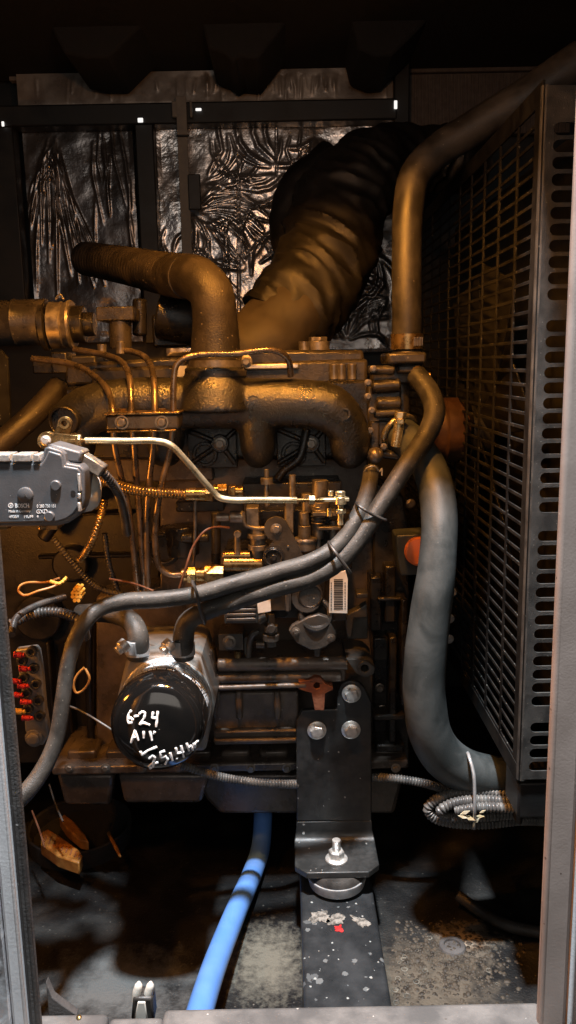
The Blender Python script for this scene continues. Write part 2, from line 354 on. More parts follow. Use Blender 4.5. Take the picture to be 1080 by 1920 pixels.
# --- crinkled foil panels
def fold_field(X, Z, folds):
    h = np.zeros_like(X)
    for pts, w, a in folds:
        best = np.full_like(X, 9.); tt = np.zeros_like(X); n = len(pts) - 1
        for i, (p, q) in enumerate(zip(pts, pts[1:])):
            d = (q[0] - p[0], q[1] - p[1]); L2 = d[0] ** 2 + d[1] ** 2 + 1e-9
            t = np.clip(((X - p[0]) * d[0] + (Z - p[1]) * d[1]) / L2, 0, 1)
            dist = np.hypot(X - p[0] - t * d[0], Z - p[1] - t * d[1])
            m = dist < best; best[m] = dist[m]; tt[m] = ((i + t) / n)[m]
        h += a * np.exp(-(best / w) ** 2) * np.sin(np.pi * np.clip(tt * .94 + .03, 0, 1)) ** .5
    return h
def foil(x0, y0, x1, y1, Y, folds, nx, ny, lump=.004, dents=None):
    a = P(x0, y0, Y); b = P(x1, y1, Y)
    xs = np.linspace(a.x, b.x, nx); zs = np.linspace(b.z, a.z, ny); X, Z = np.meshgrid(xs, zs)
    k = S((x0 + x1) / 2, (y0 + y1) / 2, Y)
    fl = [([(P(*q, Y).x, P(*q, Y).z) for q in pts], w * k * .85, h * k * .8) for pts, w, h in folds]
    H = fold_field(X, Z, fl)
    for j in range(ny):
        for i in range(nx):
            p = V((X[j, i] * 7, Z[j, i] * 7, 3.1 * x0)); H[j, i] += lump * noise.noise(p) + lump * .35 * noise.noise(p * 4.3)
    e = np.minimum(np.minimum(np.arange(nx), np.arange(nx)[::-1])[None, :] / 6., np.minimum(np.arange(ny), np.arange(ny)[::-1])[:, None] / 6.)
    H = H * np.clip(e, 0, 1)
    mb = MB(); g = [[mb.bm.verts.new((X[j, i], Y - H[j, i], Z[j, i])) for i in range(nx)] for j in range(ny)]
    for j in range(ny - 1):
        for i in range(nx - 1): mb.bm.faces.new((g[j][i], g[j][i + 1], g[j + 1][i + 1], g[j + 1][i]))
    # rim so that the panel has thickness
    rim = [g[0][i] for i in range(nx)] + [g[j][-1] for j in range(1, ny)] + [g[-1][i] for i in range(nx - 2, -1, -1)] + [g[j][0] for j in range(ny - 2, 0, -1)]
    back = [mb.bm.verts.new((v.co.x, Y + .02, v.co.z)) for v in rim]; n = len(rim)
    for i in range(n): mb.bm.faces.new((rim[i], back[i], back[(i + 1) % n], rim[(i + 1) % n]))
    mb.bm.faces.new(back)
    return mb

ru = random.uniform
fl = []
for i in range(19):                                  # long folds fanning down from the top of the left panel
    f = i / 18; xb = 44 + f * 150 + ru(-4, 4); y0 = 246 + ru(0, 40) + abs(f - .4) * 60; y1 = ru(430, 560) - abs(f - .5) * 40; bow = ru(.55, .8) if f < .5 else ru(.9, 1.3)
    pts = []
    for q in range(9):
        t = q / 8; pts.append((98 + (f - .4) * 26 + (xb - 98 - (f - .4) * 26) * t ** bow + 5 * math.sin(t * 3 + i), y0 + (y1 - y0) * t))
    fl.append((pts, ru(2.8, 4.4), ru(3.2, 5.5)))
for i in range(12):
    x = ru(150, 258); y = ru(235, 400); fl.append(([(x, y), (x + ru(-4, 14), y + 60), (x + ru(0, 30), y + ru(90, 160))], ru(2.4, 3.8), ru(2, 4)))
for i in range(5):
    x = ru(45, 80); y = ru(260, 330); fl.append(([(x + 30, y), (x + 10, y + 30), (x, y + 70)], ru(2.4, 3.6), ru(2.5, 4)))
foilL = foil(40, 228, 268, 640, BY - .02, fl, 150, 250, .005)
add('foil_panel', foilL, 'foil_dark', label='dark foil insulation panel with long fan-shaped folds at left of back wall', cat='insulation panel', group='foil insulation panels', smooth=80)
fl = []
def star(cx, cy, n, r0, r1, a0, a1, w=(2.2, 4), h=(2.5, 5)):
    for i in range(n):
        a = R(ru(a0, a1)); s0 = ru(5, r0); s1 = s0 + ru(r0, r1); b = a + ru(-.35, .35)
        fl.append(([(cx + s0 * math.cos(a), cy + s0 * math.sin(a)), (cx + (s0 + s1) / 2 * math.cos((a + b) / 2), cy + (s0 + s1) / 2 * math.sin((a + b) / 2)), (cx + s1 * math.cos(b), cy + s1 * math.sin(b))], ru(*w), ru(*h)))
W_, H_ = (3.2, 5.6), (3.5, 7)
def sweep(cx, cy, n, r0, r1, a0, a1, bend):
    for i in range(n):
        a = R(a0 + (a1 - a0) * (i + ru(.2, .8)) / n); s0 = ru(6, r0); s1 = s0 + ru(.6, 1) * r1; pts = []
        for q in range(5):
            t = q / 4; b = a + R(bend) * t * t + ru(-.05, .05); pts.append((cx + (s0 + (s1 - s0) * t) * math.cos(b), cy + (s0 + (s1 - s0) * t) * math.sin(b)))
        fl.append((pts, ru(*W_), ru(*H_)))
sweep(360, 400, 13, 40, 130, -62, 78, 28); sweep(374, 345, 6, 30, 110, -55, 30, -25); sweep(540, 318, 9, 40, 110, 95, 235, 30); sweep(470, 505, 7, 35, 90, 175, 330, 20)
sweep(592, 258, 8, 25, 80, 35, 140, 25); sweep(690, 470, 8, 20, 90, 20, 175, 30); sweep(730, 560, 8, 20, 80, 120, 250, -30); sweep(650, 640, 7, 25, 80, 200, 340, 25); sweep(322, 490, 4, 20, 70, 190, 340, 20)
W_, H_ = (2.6, 4), (2, 4.2)
for i in range(9):
    x = ru(390, 735); y = ru(240, 280); fl.append(([(x, y), (x + ru(-8, 8), y + 25), (x + ru(-15, 15), y + ru(40, 70))], ru(2.6, 4), ru(2, 4)))
for i in range(18):
    x = ru(355, 545); y = ru(400, 540); a = ru(0, 6.3); l = ru(20, 50); fl.append(([(x, y), (x + l * math.cos(a), y + l * math.sin(a))], ru(2.6, 4), ru(2, 4)))
fl += [([(447, 240), (448, 600)], 2.4, -4), ([(518, 240), (519, 330)], 2.4, -3), ([(360, 455), (450, 550)], 3, 4), ([(440, 400), (540, 480)], 3.5, 5), ([(470, 440), (520, 475)], 3, 4)]
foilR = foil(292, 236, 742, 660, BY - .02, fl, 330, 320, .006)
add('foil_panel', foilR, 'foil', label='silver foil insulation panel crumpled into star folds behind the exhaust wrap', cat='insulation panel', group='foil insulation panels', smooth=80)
fl = []
for i in range(60):
    x = ru(40, 735) if i % 3 else ru(340, 660); y = ru(136, 150); fl.append(([(x, y), (x + ru(-5, 5), y + ru(20, 50))], ru(1.6, 3), ru(1.2, 3.2)))
add('foil_panel', foil(30, 139, 738, 193, BY - .05, fl, 300, 36, .004), 'foil_dim', label='narrow dull foil strip above the black cross beam', cat='insulation panel', group='foil insulation panels', smooth=80)
fl = []
for i in range(40):
    x = ru(90, 660); y = ru(70, 95); d = 25 if x < 330 else 0; fl.append(([(x, y), (x + d + ru(-4, 4), y + ru(20, 42))], ru(1.5, 2.6), ru(1, 2.6)))
add('foil_panel', foil(10, 52, 742, 137, BY - .03, fl, 280, 46, .004), 'foil_dim', label='brownish foil strip under the roof baffles, topmost on the back wall', cat='insulation panel', group='foil insulation panels', smooth=80)
# ribbed brown panel
mb = MB()
a = P(766, 252, BY - .03); b = P(1075, 132, BY - .03)
mb.box(((a.x + b.x) / 2, BY - .012, (a.z + b.z) / 2), (b.x - a.x, .02, b.z - a.z))
n = 46
for i in range(n):
    x = a.x + (i + .5) * (b.x - a.x) / n
    mb.cyl((x, BY - .0225, a.z + .002), (x, BY - .0225, b.z - .002), .0022, None, 6)
add('ribbed_panel', mb, 'rib', label='brown acoustic panel with fine vertical ribs at upper right', cat='insulation panel')
add('plain_panel', MB().pbox(766, 40, 1078, 129, BY - .03, .02), 'rib', label='plain brown acoustic panel above the ribbed one', cat='insulation panel', bevel=.003)
# beams and columns of the back wall frame
t = thing('wall_frame', 'black steel cross beam and uprights framing the foil panels', 'frame', P(540, 640, BY - .05))
add('cross_beam', MB().pbox(-60, 192, 745, 230, BY - .075, .05), 'black', t, bevel=.004)
for x0, x1, y0, y1, dy in ((-50, 38, 231, 640, 0), (262, 296, 231, 640, .001), (739, 768, 120, 300, -.003)):
    add('upright', MB().pbox(x0, y0, x1, y1, BY - .07 + dy, .045), 'black', t, bevel=.003)
for x, y, w, h in ((5, 232, 5, 9), (263, 225, 10, 8), (372, 205, 11, 5), (742, 196, 6, 15)):
    add('daylight_gap', MB().pbox(x - w / 2, y - h / 2, x + w / 2, y + h / 2, BY - .081, .003), 'leak', t, bevel=.002)
t = thing('hanging_strap', 'tan webbing strap hanging down the back wall with black buckle', 'strap', P(345, 500, BY - .1))
add('strap', MB().pbox(336, 192, 355, 500, BY - .1, .004), 'tan', t, bevel=.001)
add_split('hook', MB().pbox(322, 190, 333, 218, BY - .1, .012).pbox(355.5, 190, 360, 218, BY - .1, .012), 'tan', t, bevel=.002)
add_split('buckle', MB().pbox(330, 252, 355, 256, BY - .106, .004).pbox(353, 328, 376, 391, BY - .112, .01), 'black', t, bevel=.002)
# roof baffles
for poly, lab in (([(40, -60), (98, 55), (120, 100), (160, 108), (205, 108), (262, 50), (330, -60)], 'black foam roof baffle at upper left, faint brown sheen on its face'),
                  ([(362, -60), (378, 40), (390, 90), (420, 100), (437, 116), (448, 106), (484, 110), (560, 10), (600, -60)], 'black foam roof baffle with small pointed tip, middle of the three'),
                  ([(645, -60), (655, 20), (672, 92), (705, 106), (735, 104), (790, 50), (880, -60)], 'black foam roof baffle above the wrapped exhaust, right of the other two')):
    add('roof_baffle', MB().prism(poly, .5, .22), 'foam', label=lab, cat='baffle', group='roof baffles', bevel=.006)

# ================================================================== ENGINE
eng = thing('diesel_engine', 'dark painted diesel engine with ribbed block, oil pan and manifold ports', 'engine', P(400, 1530, .1))
# block
blk = MB()
blk.prism([(300, 860), (690, 860), (700, 1000), (722, 1100), (722, 1432), (180, 1432), (180, 1120), (300, 1100)], .05, .4)
blk.pbox(400, 1295, 560, 1400, -.05, .12)
blk.pbox(60, 860, 400, 905, .03, .05)
for x in (448, 520): blk.pbox(x - 6, 1296, x + 6, 1352, -.066, .08)
for y in (1390, 1372): blk.pbox(400, y - 4, 558, y + 4, -.062, .08)
add('engine_block', blk, 'lit_block_paint', eng, bevel=.005)
bhs = MB().prism([(-40, 900), (300, 880), (300, 1110), (180, 1130), (180, 1432), (-40, 1432)], .12, .3)
for x in (95, 128): bhs.pbox(x - 4, 1200, x + 4, 1400, .09, .05)
bhs.ptube([(170, 1160, .05), (166, 1250, .05), (172, 1400, .05)], 7, n=12)
for y in (960, 1040): bhs.pbox(70, y, 250, y + 8, .1, .04)
bhs.ptube([(80, 1010, .06), (120, 960, .06), (190, 930, .06)], 13, n=16)
bhs.pdisc(130, 1060, .09, 34, .06).pdisc(70, 1160, .09, 44, .05)
add('bell_housing', bhs, 'bell', eng, bevel=.004)
# head, valve cover
add('cylinder_head', MB().prism([(120, 726), (690, 712), (700, 858), (120, 862)], .0, .35), 'paint_dark', eng, bevel=.005)
vc = MB().prism([(170, 690), (690, 672), (690, 730), (170, 735)], .03, .26).prism([(452, 656), (682, 656), (686, 700), (450, 700)], .055, .2).prism([(120, 682), (350, 668), (350, 720), (120, 724)], .05, .2)
add('valve_cover', vc, 'paint', eng, bevel=.006)
vb = MB()
for x in (660, 626, 640): vb.cyl(P(x, 712, .02), P(x, 682, .02), .007)
vb.cyl(P(596, 658, .12), P(596, 640, .12), .02).hexcyl(P(596, 640, .12), P(596, 632, .12), .016).cyl(P(570, 662, .1), P(570, 640, .1), .009)
add_split('valve_cover_cap', vb, 'dsteel', eng, bevel=.001)
add('gasket_rail', MB().pbox(460, 682, 560, 692, .02, .012), 'steel', eng, bevel=.002)
# white spot behind pipe
add('tag_plate', MB().pbox(332, 686, 350, 706, .02, .002), 'white', eng)
# ports seen in the manifold arches: webs, bosses, bolts
for cx, cy, bx in ((398, 838, 412), (565, 835, 583)):
    w = MB().pbox(cx - 46, cy - 36, cx + 46, cy + 40, -.008, .02)
    k = P(bx, 832, -.02)
    for ex, ey in ((cx - 44, cy - 30), (cx - 44, cy + 34), (cx + 44, cy - 32), (cx + 44, cy + 32)):
        w.tube([k + V((0, .006, 0)), P(ex, ey, -.012)], .0045, n=8)
    w.pdisc(bx, 832, -.022, 17, .02); w.pring(cx - 14, 852, -.014, 17, 24, .012)
    p = add('port_cover', w, 'paint_dark', eng, bevel=.0015)
    add('bolt', MB().pbolt(bx, 832, -.022, 9, 12), 'dsteel', p)
# oil pan with flange
pf = MB().pbox(96, 1431, 765, 1449, -.03, .3)
for i in range(9):
    x = 120 + i * 72; pf.pbox(x + 6, 1408, x + 60, 1429, -.004, .05)
pan_f = add('pan_flange', pf, 'pan', eng, bevel=.004)
for i in range(10):
    x = 130 + i * 68
    if not 545 < x < 705: add('bolt', MB().pbolt(x, 1440, -.03, 6, 9), 'dsteel', pan_f)
op = MB().prism([(105, 1452), (214, 1452), (208, 1512), (120, 1510)], .0, .3).prism([(220, 1452), (396, 1452), (378, 1508), (232, 1508)], -.012, .3)
op.prism([(360, 1452), (760, 1452), (740, 1528), (412, 1528), (385, 1500)], .012, .3)
add('oil_pan', op, 'pan', eng, bevel=.008, seg=3)
# side castings: two rails, lug, ear
rl = MB().ptube([(408, 1246, -.07), (652, 1243, -.07)], 13).ptube([(408, 1271, -.07), (640, 1268, -.07)], 10).pbox(404, 1240, 648, 1282, -.064, .1)
rl.ptube([(402, 1290, -.085), (575, 1284, -.085)], 5)
add('side_rail', rl, 'lit_block_paint', eng, bevel=.002)
lug = plate([[(650, 1236), (668, 1236), (690, 1240), (703, 1252), (700, 1264), (685, 1270), (668, 1262)], circ(684, 1253, 7)], -.095, .09)
lug.pring(684, 1253, -.098, 8, 13, .01)
add('lug', lug, 'castk', eng, bevel=.0015)
ear = plate([[(560, 1278), (578, 1276), (590, 1270), (602, 1272), (612, 1284), (624, 1288), (624, 1294), (610, 1300), (608, 1332), (590, 1332), (584, 1300), (560, 1292)], circ(594, 1286, 6, 16)], -.088, .08)
add('mount_ear', ear, 'rust', eng, bevel=.0015)
# front (fan end) castings
tc = MB().prism([(692, 900), (756, 930), (768, 1010), (768, 1440), (700, 1440), (700, 1000)], .03, .22)
for i, (x0, y0, x1, y1) in enumerate(((694, 1080, 716, 1186), (722, 1060, 742, 1170), (700, 1195, 728, 1240), (708, 1120, 760, 1128), (730, 1190, 744, 1400), (700, 1340, 760, 1352), (704, 1396, 758, 1412), (752, 1120, 764, 1330))):
    tc.pbox(x0, y0, x1, y1, -.0 - .003 * i, .05)
tcs = add('timing_cover', tc, 'paint_dark', eng, bevel=.003)
for x, y in ((848, 1110), (843, 1160), (842, 1198), (706, 1208), (716, 1330), (738, 1300), (712, 1290), (770, 944)):
    add('bolt', MB().pbolt(x, y, .02 if x < 800 else .1, 7, 9), 'steel' if x > 800 else 'dsteel', tcs)
tcb = MB().pbox(775, 1085, 845, 1240, .104, .12); add('gear_case', tcb, 'black', eng, bevel=.006)
# water pump / thermostat castings
wp = MB()
wp.pbox(698, 686, 790, 720, .0, .1).pbox(690, 720, 752, 860, -.004, .1)
wp.ptube([(690, 694, -.02), (740, 694, -.02)], 9).ptube([(696, 726, -.012), (750, 722, -.012)], 13).ptube([(705, 756, -.02), (752, 756, -.02)], 12).ptube([(700, 776, -.022), (752, 774, -.022)], 8)
wp.ptube([(752, 700, .02), (754, 770, .02), (752, 850, .02)], 14)
wp.cyl(P(745, 812, .05), P(700, 812, .02), .028).ptube([(715, 850, -.02), (760, 856, -.02)], 9)
wp.pdisc(718, 812, -.016, 24, .06).pbox(694, 790, 712, 842, -.02, .05)
wpo = add('water_pump', wp, 'paint', eng, bevel=.003)
for x, y in ((700, 692), (690, 744), (694, 808), (702, 850), (720, 838), (697, 770), (690, 718)):
    add('bolt', MB().pbolt(x, y, -.03, 5, 7), 'dsteel', wpo)
knob = MB(); k = P(702, 852, -.04); knob.lathe(k, (0, -1, 0), [(0, .006), (.004, .011), (.01, .0125), (.016, .011), (.021, .006), (.0225, .001)], 20)
add('plug', knob, 'dsteel', wpo)
tf = MB().pbox(727, 661, 800, 682, -.03, .1).ptube([(764, 690, .01), (764, 655, .01)], 28).pbox(745, 684, 790, 700, -.02, .08)
add('thermostat_housing', tf, 'paint', eng, bevel=.004)
bt = MB().bolt(P(783, 700, -.05), (.4, -1, 0), .008, .008, .011).ptube([(788, 704, -.045), (808, 704, -.05)], 6); add('bolt', bt, 'brass', eng)
# fan pulley
pc = P(838, 806, .12); k = S(838, 806, .12)
pl = MB().lathe(V((pc.x - 36 * k, .12, pc.z)), (1, 0, 0), [(0, 40 * k), (.006, 50 * k), (.012, 54 * k), (.022, 55 * k), (.025, 57 * k), (.028, 60 * k), (.05, 60 * k), (.056, 56 * k), (.058, 30 * k), (.075, 26 * k)], 40)
add('fan_pulley', pl, 'pulley', label='rust brown grooved fan pulley beside the radiator guard', cat='pulley')
fan = MB(); fc = V((pc.x + .055, .12, pc.z))
fan.lathe(fc, (1, 0, 0), [(-.02, .05), (.012, .05), (.016, .03)], 24)
fb = add('fan', fan, 'black', label='black cooling fan turned edge-on between pulley and radiator guard', cat='fan')
for i in range(7):
    a = 2 * math.pi * i / 7 + .2; d = V((0, math.cos(a), math.sin(a))); t_ = V((0, -math.sin(a), math.cos(a)))
    q = MB().prism3([fc + d * .045 - t_ * .02 + V((-.012, 0, 0)), fc + d * .27 - t_ * .045 + V((-.016, 0, 0)), fc + d * .27 + t_ * .045 + V((.012, 0, 0)), fc + d * .045 + t_ * .02 + V((.008, 0, 0))], (.003, 0, 0))
    add('fan_blade', q, 'black', fb, bevel=.001)

# intake manifold
im = MB()
im.ptube([(120, 800, -.04, 40), (160, 772, -.05, 46), (215, 758, -.055, 47), (400, 757, -.055, 47), (560, 757, -.055, 46), (618, 766, -.055, 46), (650, 800, -.052, 40), (655, 840, -.045, 36), (655, 856, -.03, 30)], 46, n=24)
im.ptube([(482, 760, -.055, 44), (483, 810, -.052, 36), (484, 842, -.042, 33), (484, 858, -.028, 27)], 36, n=24)
im.ptube([(310, 760, -.055, 44), (310, 830, -.05, 36), (310, 856, -.03, 28)], 36, n=24)
im.ptube([(150, 780, -.05, 40), (140, 850, -.04, 36)], 36, n=24)
im.lathe(P(405, 770, -.055), (0, 0, 1), [(0, 78 * S(405, 757, -.055)), (.035, 66 * S(405, 757, -.055)), (.05, 56 * S(405, 757, -.055)), (.064, 55 * S(405, 757, -.055))], 36)
imo = add('intake_manifold', im, 'cast', label='rough cast intake manifold with arched runners across the engine top', cat='manifold', remesh=.0032)
rgm = MB(); 
for x, y in ((475, 752), (646, 776)):
    d = .0362
    rgm.pring(x, y, -.055 - S(x, y, -.055) * (45.5 if x < 500 else 42), 8, 11, .012)
add('cast_mark', rgm, 'cast', imo)
nk = MB(); kz = S(405, 695, -.055)
nc = P(405, 700, -.055)
nk.lathe(nc, (0, 0, 1), [(-.004, 58 * kz), (.004, 58 * kz), (.006, 47 * kz), (.02, 46 * kz)], 36)
add('intake_collar', nk, 'paint', imo)
cl = MB().lathe(nc + V((0, 0, .008)), (0, 0, 1), [(0, 49 * kz), (0, 50 * kz), (.011, 50 * kz), (.011, 49 * kz)], 36)
cl.bolt(P(462, 678, -.06), (0, -1, 0), .006, .01, .009)
# intake elbow
k = .0008
el = MB().ptube([(160, 485, .32, 30), (230, 497, .22, 34), (320, 515, .08, 40), (356, 520, -.01, 41)], 40, n=28, cor=(.010, .018))
el.ptube([(340, 517, .02, 40), (372, 524, -.03, 42), (397, 552, -.055, 42), (403, 600, -.055, 42), (404, 650, -.055, 46), (405, 676, -.055, 50)], 42, n=28)
elo = add('intake_elbow', el, 'duct', label='dusty black rubber intake elbow dropping onto the manifold', cat='duct')
add('hose_clamp', cl, 'dsteel', elo)

# exhaust with black wrap
def wr(p, u, a):
    q = p * 9; f = noise.noise(V((u * 11 + math.sin(a + u * 9) * 1.6, math.cos(a) * .8, 1.7)))
    g = noise.noise(q + V((5, 2, 1))); h = noise.noise(V((q.x * 2.2 + q.z * 2.5, q.y * 2, q.z * 1.2 - q.x)))
    return .007 * (1 - 2 * abs(f)) + .010 * g + .009 * (1 - 2 * abs(h))
exs = MB().ptube([(440, 680, .15, 66), (500, 640, .175, 74), (545, 595, .205, 74), (566, 565, .225, 66)], 70, n=64, step=.005, disp=lambda p, u, a: .004 * noise.noise(p * 16) + .003 * (1 - 2 * abs(noise.noise(V((p.x * 12 + p.z * 20, p.y * 12, p.z * 8))))))
ex = MB().ptube([(520, 618, .205, 70), (545, 590, .215, 78), (585, 540, .25, 80), (612, 480, .28, 82), (632, 400, .32, 80), (672, 340, .36, 74), (740, 310, .4, 62), (820, 300, .44, 50), (900, 300, .46, 44)], 75, n=72, step=.004, disp=wr)
exo = add('wrapped_exhaust', ex, 'wrap', label='fat exhaust pipe lagged in creased black cloth rising to the right', cat='exhaust')
add('woven_sleeve', exs, 'sleeve', exo)
wb = MB().ptube([(560, 510, .34, 30), (535, 430, .38, 30), (560, 350, .42, 34), (620, 300, .46, 36)], 30, n=32, step=.006, disp=lambda p, u, a: .004 * noise.noise(p * 30))
add('rear_lagging', wb, 'wrap', exo)
el2 = MB()
for (x, y, Y, rr, dx, dy) in ((590, 540, .252, 84, 26, -65), (648, 372, .343, 80, 45, -60)):
    el2.torus(P(x, y, Y), P(x + dx, y + dy, Y + .03) - P(x, y, Y), rr * S(x, y, Y), .0035, 40, 8)
add('tie_wire', el2, 'dsteel', exo)
# pipe behind intake, stuff under elbow
tb = MB().ptube([(300, 590, .12), (350, 600, .12), (400, 612, .14)], 45, n=24).cyl(P(262, 630, .1), P(262, 560, .1), .012).pbox(285, 590, 350, 650, .14, .1)
add('turbo_outlet', tb, 'paint_dark', label='dark cast turbo housing behind the intake elbow', cat='turbocharger', bevel=.004)
# left turbo pipe
lp = thing('charge_pipe', 'short dark steel pipe entering from the left edge with banded joint', 'pipe', P(60, 655, .1))
y0 = 610
add('pipe', MB().lathe(P(-80, y0, .1), V((1, 0, .02)), [(0, .037), (.095, .037), (.098, .0385), (.101, .037), (.150, .037)], 36), 'paint', lp)
kx = S(60, 610, .1)
add('flange', MB().lathe(P(78, y0, .1), (1, 0, 0), [(0, 40 * kx), (.004, 47 * kx), (.012, 47 * kx), (.014, 38 * kx)], 36), 'paint_dark', lp)
cb = MB().lathe(P(97, y0, .1), (1, 0, 0), [(0, 38 * kx), (0, 43 * kx), (.020, 43 * kx), (.022, 40 * kx), (.032, 46 * kx), (.036, 44 * kx)], 36)
cb.ptube([(104, 562, .08), (112, 552, .08), (120, 562, .08)], 2)
add('band_clamp', cb, 'dsteel', lp)
add('stub', MB().cyl(P(128, y0 - 2, .1), P(160, y0 - 2, .1), 34 * kx).cyl(P(158, y0 - 2, .1), P(178, y0 - 2, .1), 22 * kx), 'paint_dark', lp, bevel=.002)
fn = thing('filler_neck', 'round steel filler neck standing behind the fuel pipes', 'filler neck', P(226, 660, .05))
add('neck', MB().cyl(P(226, 655, .05), P(226, 600, .05), 20 * kx).pbox(180, 575, 250, 600.5, .03, .08), 'paint', fn, bevel=.002)
for x, y in ((191, 645), (226, 640)): add('bolt', MB().cyl(P(x, 664, .03), P(x, y, .03), 8 * kx), 'dsteel', fn, bevel=.001)
add('base', MB().pbox(60, 668, 180, 700, .08, .1).pbox(95, 660, 126, 700, .05, .06), 'paint_dark', fn, bevel=.003)
add('side_plate', MB().prism([(-60, 640), (0, 655), (14, 670), (20, 800), (-60, 800)], .0, .008), 'grille', label='thin dark steel plate at left edge above the grey actuator', cat='plate', bevel=.002)
add('strut_tube', MB().ptube([(-20, 850, -.05), (60, 780, 0), (112, 725, .06)], 22, n=24), 'duct', label='slanting dark tube at left rising to a flat cap', cat='tube')
add('round_plug', MB().pdisc(118, 790, -.1, 28, .06).pring(118, 790, -.11, 24, 28, .02), 'paint_dark', label='round black plug behind the gold lever', cat='plug', bevel=.002)

# fuel pipes and clamp block
G = 'steel fuel pipes running through the clamp block'
lines = [
    ([(60, 672, .04), (130, 682, .02), (185, 712, -.06), (206, 742, -.1), (213, 790, -.125), (214, 830, -.125), (224, 880, -.115), (238, 940, -.1), (247, 1000, -.09), (258, 1106, -.07)], 'leftmost steel fuel pipe through the clamp block, bending back below the charge pipe'),
    ([(140, 655, .04), (205, 668, .0), (234, 686, -.06), (244, 718, -.1), (247, 790, -.125), (251, 830, -.125), (256, 900, -.11), (262, 960, -.1), (270, 1106, -.06)], 'second steel fuel pipe from the left, arching over in front of the valve cover'),
    ([(228, 655, .04), (262, 664, 0), (282, 684, -.06), (289, 720, -.1), (290, 790, -.125), (288, 830, -.125), (280, 900, -.115), (276, 960, -.11), (277, 1106, -.09)], 'third steel fuel pipe from the left, dropping straight below the clamp block'),
    ([(545, 704, -.07), (540, 674, -.09), (522, 659, -.1), (440, 663, -.11), (348, 671, -.12), (331, 684, -.122), (326, 712, -.124), (325, 790, -.125), (320, 840, -.125), (304, 905, -.125), (294, 960, -.125), (292, 1030, -.11), (300, 1064, -.102), (318, 1077, -.1), (350, 1077, -.1)], 'long steel fuel pipe crossing above the manifold then turning into a brass fitting'),
]
for pts, lab in lines:
    add('fuel_pipe', MB().ptube(pts, 6, n=12), 'pipe', label=lab, cat='fuel pipe', group=G)
cbk = thing('pipe_clamp', 'brown steel clamp block holding four fuel pipes side by side', 'clamp', P(266, 808, -.14))
add('clamp_body', MB().pbox(198, 778, 335, 806, -.15, .05), 'paint', cbk, bevel=.003)
add('clamp_lip', MB().pbox(196, 773, 337, 777.5, -.152, .054).pbox(200, 806.5, 330, 810, -.151, .05), 'brass', cbk, bevel=.001)
for x in (228, 303):
    b_ = MB().pbolt(x, 792, -.15, 9, None, 6); b_.pring(x, 792, -.152, 10, 13, .004); add('bolt', b_, 'dsteel', cbk)
    add('nut', MB().hexcyl(P(x - 1, 773, -.12), P(x - 1, 766, -.12), .008), 'brass', cbk)

# throttle linkage
rod = thing('throttle_linkage', 'bent bright zinc throttle rod from gold clevis to ball joint', 'linkage rod', P(370, 980, -.18))
add('rod', MB().ptube([(160, 826, -.24), (230, 827, -.235), (306, 829, -.23), (322, 836, -.229), (340, 854, -.226), (396, 918, -.21), (410, 932, -.208), (428, 937, -.207), (480, 937.5, -.2), (556, 938, -.19)], 6.3, n=16), 'zinc', rod)
add_split('thread', MB().ptube([(145, 826, -.24), (170, 826, -.239)], 4, cor=(.0014, .08), n=12).ptube([(550, 938, -.19), (640, 938, -.18)], 3.6, n=12, cor=(.0014, .06)), 'brass', rod)
add_split('jam_nut', MB().hexcyl(P(579, 938, -.187), P(589, 938, -.186), .0065).hexcyl(P(147, 826, -.24), P(152, 826, -.24), .0075), 'zinc', rod)
add('ball_joint', MB().cyl(P(638, 984, -.18), P(638, 924, -.18), .0042).hexcyl(P(638, 962, -.18), P(638, 954, -.18), .0078).cyl(P(638, 945, -.18), P(638, 931, -.18), .0085).hexcyl(P(638, 929, -.18), P(638, 921, -.18), .007).pbox(600, 935, 655, 941, -.186, .012).cyl(P(620, 930, -.17), P(620, 920, -.17), .004).cyl(P(618, 968, -.175), P(618, 952, -.175), .0045), 'zinc', rod, bevel=.0006)
clv = plate([circ(86, 826, 16, 24, 40, 330)[::-1] + [(100, 813), (120, 815), (146, 817), (146, 837), (110, 837), (97, 839)][0:6], circ(86, 826, 7)], -.25, .012)
clv.pbox(110, 816, 147, 837, -.247, .016); clv.pbox(113, 824, 140, 830, -.2535, .006)
add('clevis', clv, 'brass', rod, bevel=.0012)
add('pivot_bolt', MB().pbolt(86, 826, -.25, 8, 10, 7), 'steel', rod)
lev = thing('actuator_lever', 'gold zinc plated lever arm with open eye above the grey actuator', 'lever', P(110, 840, -.22))
pts_ = circ(121, 794, 13, 16, 180, 360) + [(134, 800), (128, 822), (102, 830), (88, 822), (104, 806)]
add('arm', plate([pts_, circ(120, 794, 5)], -.225, .006), 'brass', lev, bevel=.001)
add('spacer', MB().pring(120, 794, -.232, 5.5, 10, .012), 'brass', lev)

